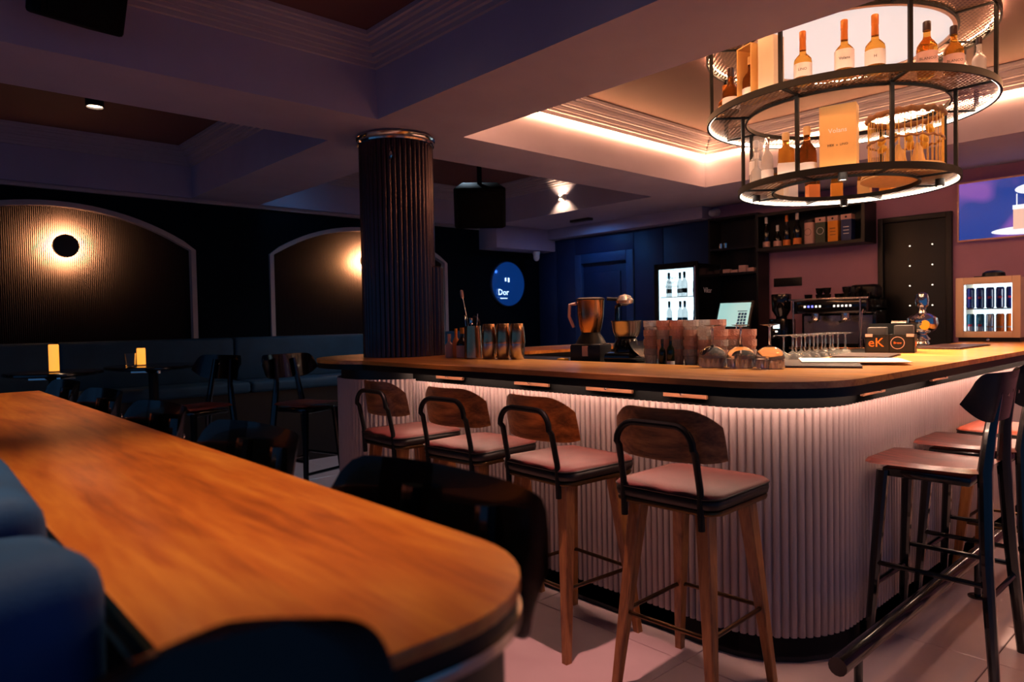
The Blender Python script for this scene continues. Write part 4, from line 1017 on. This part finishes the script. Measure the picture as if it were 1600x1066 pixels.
for kd, y, g, l_, lb, s_, cp_ in sb:
    bottle(kd, (6.60, y, 1.981), lb, g, s=s_, lab=l_, lz=(.01, .07), cap=cp_, group='bottles on the wall shelf', caph=.06)
for k, (y, m, lid, lb) in enumerate(((3.02, 'label_pink', 'cap_dark', 'cream round tin with emblem on the wall shelf'), (2.905, 'green_card', 'label_pink', 'dark green carton with ring emblem on the wall shelf'), (2.79, 'orange_card', 'label_pink', 'bright orange carton on the wall shelf'), (2.67, 'navy_card', 'label_pink', 'navy blue carton with pale top on the wall shelf'))):
    t = thing('bottle_carton', lb, 'box', (6.60, y, 1.981), group='cartons on the wall shelf')
    if k == 0:
        B().lathe([(0, 0), (.05, 0), (.05, .20), (0, .20)], 28, cap=False).build('tin_body', m, t); B().lathe([(.05, .20), (.05, .225), (.046, .228), (0, .228)], 28, cap=False).build('lid', lid, t)
    else:
        B().box(-.045, .045, -.046, .046, 0, .235, .001, 1).build('carton_body', m, t)
        B().box(-.0462, .0462, -.0472, .0472, .19, .236, .001, 1).build('lid', lid, t)
    if k < 2:
        B().lathe([(.03, 0), (.033, 0), (.033, .001), (.03, .001), (.03, 0)], 24, cap=False, mtx=Matrix.Translation((-.0515 if k == 0 else -.0455, 0, .11)) @ Matrix.Rotation(-PI/2, 4, 'Y')).build('emblem', 'ink' if k == 0 else 'white_print', t)
    else:
        for z in (.12, .09, .06): B().box(-.0465, -.0455, -.025+.004*(z*100 % 3), .025, z, z+.005).build('print', 'ink' if k == 2 else 'white_print', t)
    B().lathe([(.008, 0), (.01, .001), (.008, .002)], 10, mtx=Matrix.Translation((-.0515 if k == 0 else -.0475, 0, .212)) @ Matrix.Rotation(-PI/2, 4, 'Y')).build('seal', 'ink', t)
# shelf tower
tw = thing('shelf_tower', 'tall black shelf tower between display fridge and plum wall', 'shelf', (6.66, 3.80, .92))
B().box(.10, .14, -.26, .26, 0, 1.42).box(-.12, .10, -.28, -.26, 0, 1.42).box(-.12, .10, .26, .28, 0, 1.42).build('carcass', 'black', tw)
for z in (.0, .38, .82, 1.08, 1.40): B().box(-.12, .10, -.26, .26, z, z+.02).build('shelf_board', 'black', tw)
def trinkets(z, ys, kind):
    for k, y in enumerate(ys):
        if kind == 'box':
            tag(B().box(-.03, .03, -.038, .038, 0, (.04, .03, .07, .04)[k % 4], .003).build('small_box', 'label_pink', loc=(6.58, y, z)), 'small pink-white packet, %s from left on the dark shelf tower' % ORD[k], 'box', 'packets on the shelf tower')
        else:
            tag(B().lathe([(0, 0), (.018, 0), (.022, .05), (.019, .05), (.015, .01), (0, .008)], 12, cap=False).build('small_glass', 'chrome', loc=(6.58, y, z)), 'small shiny glass, %s %s' % (ORD[k], kind), 'glass', 'little glasses on the shelf tower')
trinkets(.92+.84, (3.88, 3.79, 3.70, 3.61), 'box')
trinkets(.92+1.10, (3.955, 3.90), 'on the upper board of the shelf tower')
trinkets(.92+.84, (4.02, 3.975), 'left of the packets on the shelf tower')
tag(B().lathe([(0, 0), (.05, .02), (.055, .06), (.05, .1), (0, .12)], 18).build('round_jar', 'cap_dark', loc=(6.58, 3.82, 1.32)), 'dull brown round jar on the shelf tower above the till', 'jar')
# vent grille
vg = thing('vent_grille', 'flat black vent grille on the plum wall above the grinder', 'vent', (XW, 3.34, 1.645))
B().box(-.012, 0, -.145, .145, -.042, .042, .003).build('vent_frame', 'black', vg)
for k in range(5): B().box(-.016, -.010, -.13, .13, -.032+.014*k, -.026+.014*k).build('slat', 'black', vg)
# display fridge
df = thing('display_fridge', 'black display fridge with bright white interior full of bottles', 'display fridge', (6.12, 4.19, .92), 0)
B().box(0, .40, -.26, -.24, 0, .93).box(0, .40, .24, .26, 0, .93).box(0, .40, -.24, .24, .90, .93).box(0, .40, -.24, .24, 0, .03).box(.38, .40, -.24, .24, .03, .90).build('cabinet', 'black_gloss', df)
B().box(.35, .378, -.238, .238, .032, .898).box(.02, .378, .225, .238, .032, .898).build('lit_liner', 'fridge_light', df)
fd = B().box(-.03, -.002, -.26, -.215, 0, .95, .003).box(-.03, -.002, .215, .26, 0, .95, .003).box(-.03, -.002, -.215, .215, .89, .95, .003).box(-.03, -.002, -.215, .215, 0, .05, .003).build('door', 'black_metal', df)
B().box(-.016, -.013, -.215, .215, .05, .89).build('pane', 'glass', fd)
B().tube([(-.05, -.245, .35), (-.05, -.245, .9)], .008, 8).build('handle', 'steel', fd)
for k, s_ in enumerate(('Palace', 'Vinars', 'Vitamini')): text('lettering', s_, .05, 'can_teal', fd, (-.018, .05, .80-.045*k), (PI/2, 0, -PI/2))
text('lettering', 'Vilor', .075, 'white_print', df, (.16, -.2605, .66), (PI/2, 0, 0))
for z in (.30, .60): B().box(.03, .34, -.236, .224, z, z+.008).build('shelf', 'steel', df)
for r_, z in enumerate((.608, .308, .03)):
    for k in range(4):
        bottle('wine', (6.20+.06*(k % 2), 4.19+.15-.095*k, .92+z+.001), 'clear bottle, %s from left on the %s shelf of the display fridge' % (ORD[k], ('top', 'middle', 'bottom')[r_]), 'clear_glass', s=.82, lab='can_teal' if r_ else 'label', lz=(.05, .1), cap='green_card', group='bottles in the display fridge', nseg=12, neck='can_teal')
# till screen
ps = thing('till_screen', 'tilted touch-screen till glowing pale teal behind the glasses', 'till', (6.22, 3.60, .92), R(4))
T = Matrix.Translation((0, 0, .40)) @ Matrix.Rotation(R(24), 4, 'Y')
B().box(-.02, .012, -.185, .185, -.15, .15, .008).move(T).build('screen_case', 'black', ps)
scn2 = B().box(-.0225, -.0205, -.16, .16, -.125, .125).move(T).build('screen', 'pos_screen', ps)
for r_ in range(4):
    for k in range(3): B().box(-.0235, -.0226, -.135+.03*k, -.112+.03*k, -.105+.032*r_, -.08+.032*r_).move(T).build('key_icon', 'navy_frame', scn2)
B().box(-.0235, -.0226, -.135, -.04, .03, .038).move(T).build('text_line', 'navy_frame', scn2)
B().box(.0, .04, -.05, .05, .02, .36, .01).build('stand', 'black', ps); B().box(-.1, .12, -.12, .12, 0, .022, .006).build('base', 'black', ps)
# coffee grinder
cg2 = thing('coffee_grinder', 'black coffee grinder with smoked hopper left of the espresso machine', 'coffee grinder', (6.32, 3.17, .92))
B().box(-.10, .12, -.085, .085, 0, .36, .015).build('body', 'black_gloss', cg2)
B().lathe([(.05, .36), (.05, .38), (.085, .44), (.09, .58), (.086, .59), (0, .595)], 22).build('hopper', 'dark_glass', cg2)
B().box(-.104, -.1, -.03, .03, .27, .31).build('display', 'fridge_light', cg2); B().tube([(-.1, 0, .2), (-.17, 0, .19)], .012, 8).build('fork', 'steel', cg2)
B().box(-.102, -.099, -.012, .012, .235, .25).build('button', 'tiny_white', cg2)
# espresso machine
em = thing('espresso_machine', 'large two-group espresso machine with cups stacked on top', 'espresso machine', (6.40, 2.68, .92))
B().box(-.24, .24, -.33, .33, .0, .09, .01).build('drip_base', 'black_metal', em)
B().box(-.02, .24, -.33, .33, .09, .46, .02).build('body', 'black_gloss', em)
B().box(-.22, .24, -.33, .33, .40, .52, .02).build('head', 'black_gloss', em)
B().box(-.235, -.2, -.345, .345, .52, .535, .004).build('top_rail', 'steel', em)
B().box(-.245, -.23, -.34, .34, .085, .105, .003).build('drip_edge', 'copper_steel', em)
for y in (-.28, .30): B().tube([(-.236, y, .10), (-.236, y, .52)], .007, 8).build('side_rod', 'steel', em)
for y in (-.12, .14):
    B().lathe([(.036, .40), (.036, .36), (.04, .345), (.03, .33), (0, .33)], 18, c=(-.14, y, 0), cap=False).build('group_head', 'chrome', em)
    B().tube([(-.14, y, .335), (-.20, y, .33), (-.30, y, .315)], [.014, .012, .015], 8).build('portafilter', 'steel', em)
    for k in range(5): B().box(-.2235, -.2195, y-.075+.034*k-.008, y-.075+.034*k+.008, .455, .472).build('button', 'tiny_blue' if y > 0 and k in (2, 3) else 'tiny_white', em)
B().tube([(-.2, -.3, .45), (-.25, -.3, .40), (-.25, -.29, .2)], .006, 8).build('steam_wand', 'chrome', em)
B().lathe([(.03, 0), (.034, .03), (.028, .075), (.03, .08)], 16, c=(-.14, -.26, .095)).build('milk_jug', 'chrome', em)
B().box(-.024, -.018, -.3, .3, .13, .38).build('back_splash', 'steel', em)
cup = B().lathe([(.02, 0), (.03, .012), (.036, .055), (.033, .055), (.027, .014), (0, .010)], 16, cap=False).mesh('cup', 'black_gloss')
n = 0
for k in range(7):
    for j in range(2 if k in (1, 2, 4, 5) else 1):
        lb = 'black cup on the espresso machine, %s from left%s' % (ORD[k], ', upper of two' if j else ', standing on the machine')
        tag(link('coffee_cup', cup, None, (6.36+.04*(k % 2), 2.93-.085*k, 1.4405+.056*j)), lb, 'cup', 'cups on the espresso machine')
tag(B().box(-.08, .08, -.12, .12, 0, .13, .04, 3).build('cloth_bundle', 'black', loc=(6.55, 2.50, 1.4405)), 'dark bundle of cloths on the rear of the espresso machine', 'cloths')

# ------------------------------------------------------------------ blue wall washers added to tint the back of the room
bw = thing('added_washer', 'small added blue LED washer on the ceiling beam by the blue door', 'washer light', (6.25, 5.6, 2.499))
B().box(-.04, .04, -.15, .15, -.03, 0, .004).build('housing', 'black', bw)
light('beam', 'AREA', (0, 0, -.035), 2.5, BLUE, bw, sx=.06, sy=.28)  # added blue light for the far wall and door
bw2 = thing('added_washer', 'small added blue LED washer in the coffer above the banquette', 'washer light', (2.95, 6.3, 2.92))
B().box(-.04, .04, -.15, .15, -.03, 0, .004).build('housing', 'black', bw2)
light('beam', 'AREA', (0, 0, -.035), 9, (.08, .5, 1), bw2, sx=.06, sy=.28)  # added blue light for the teal patch on the banquette
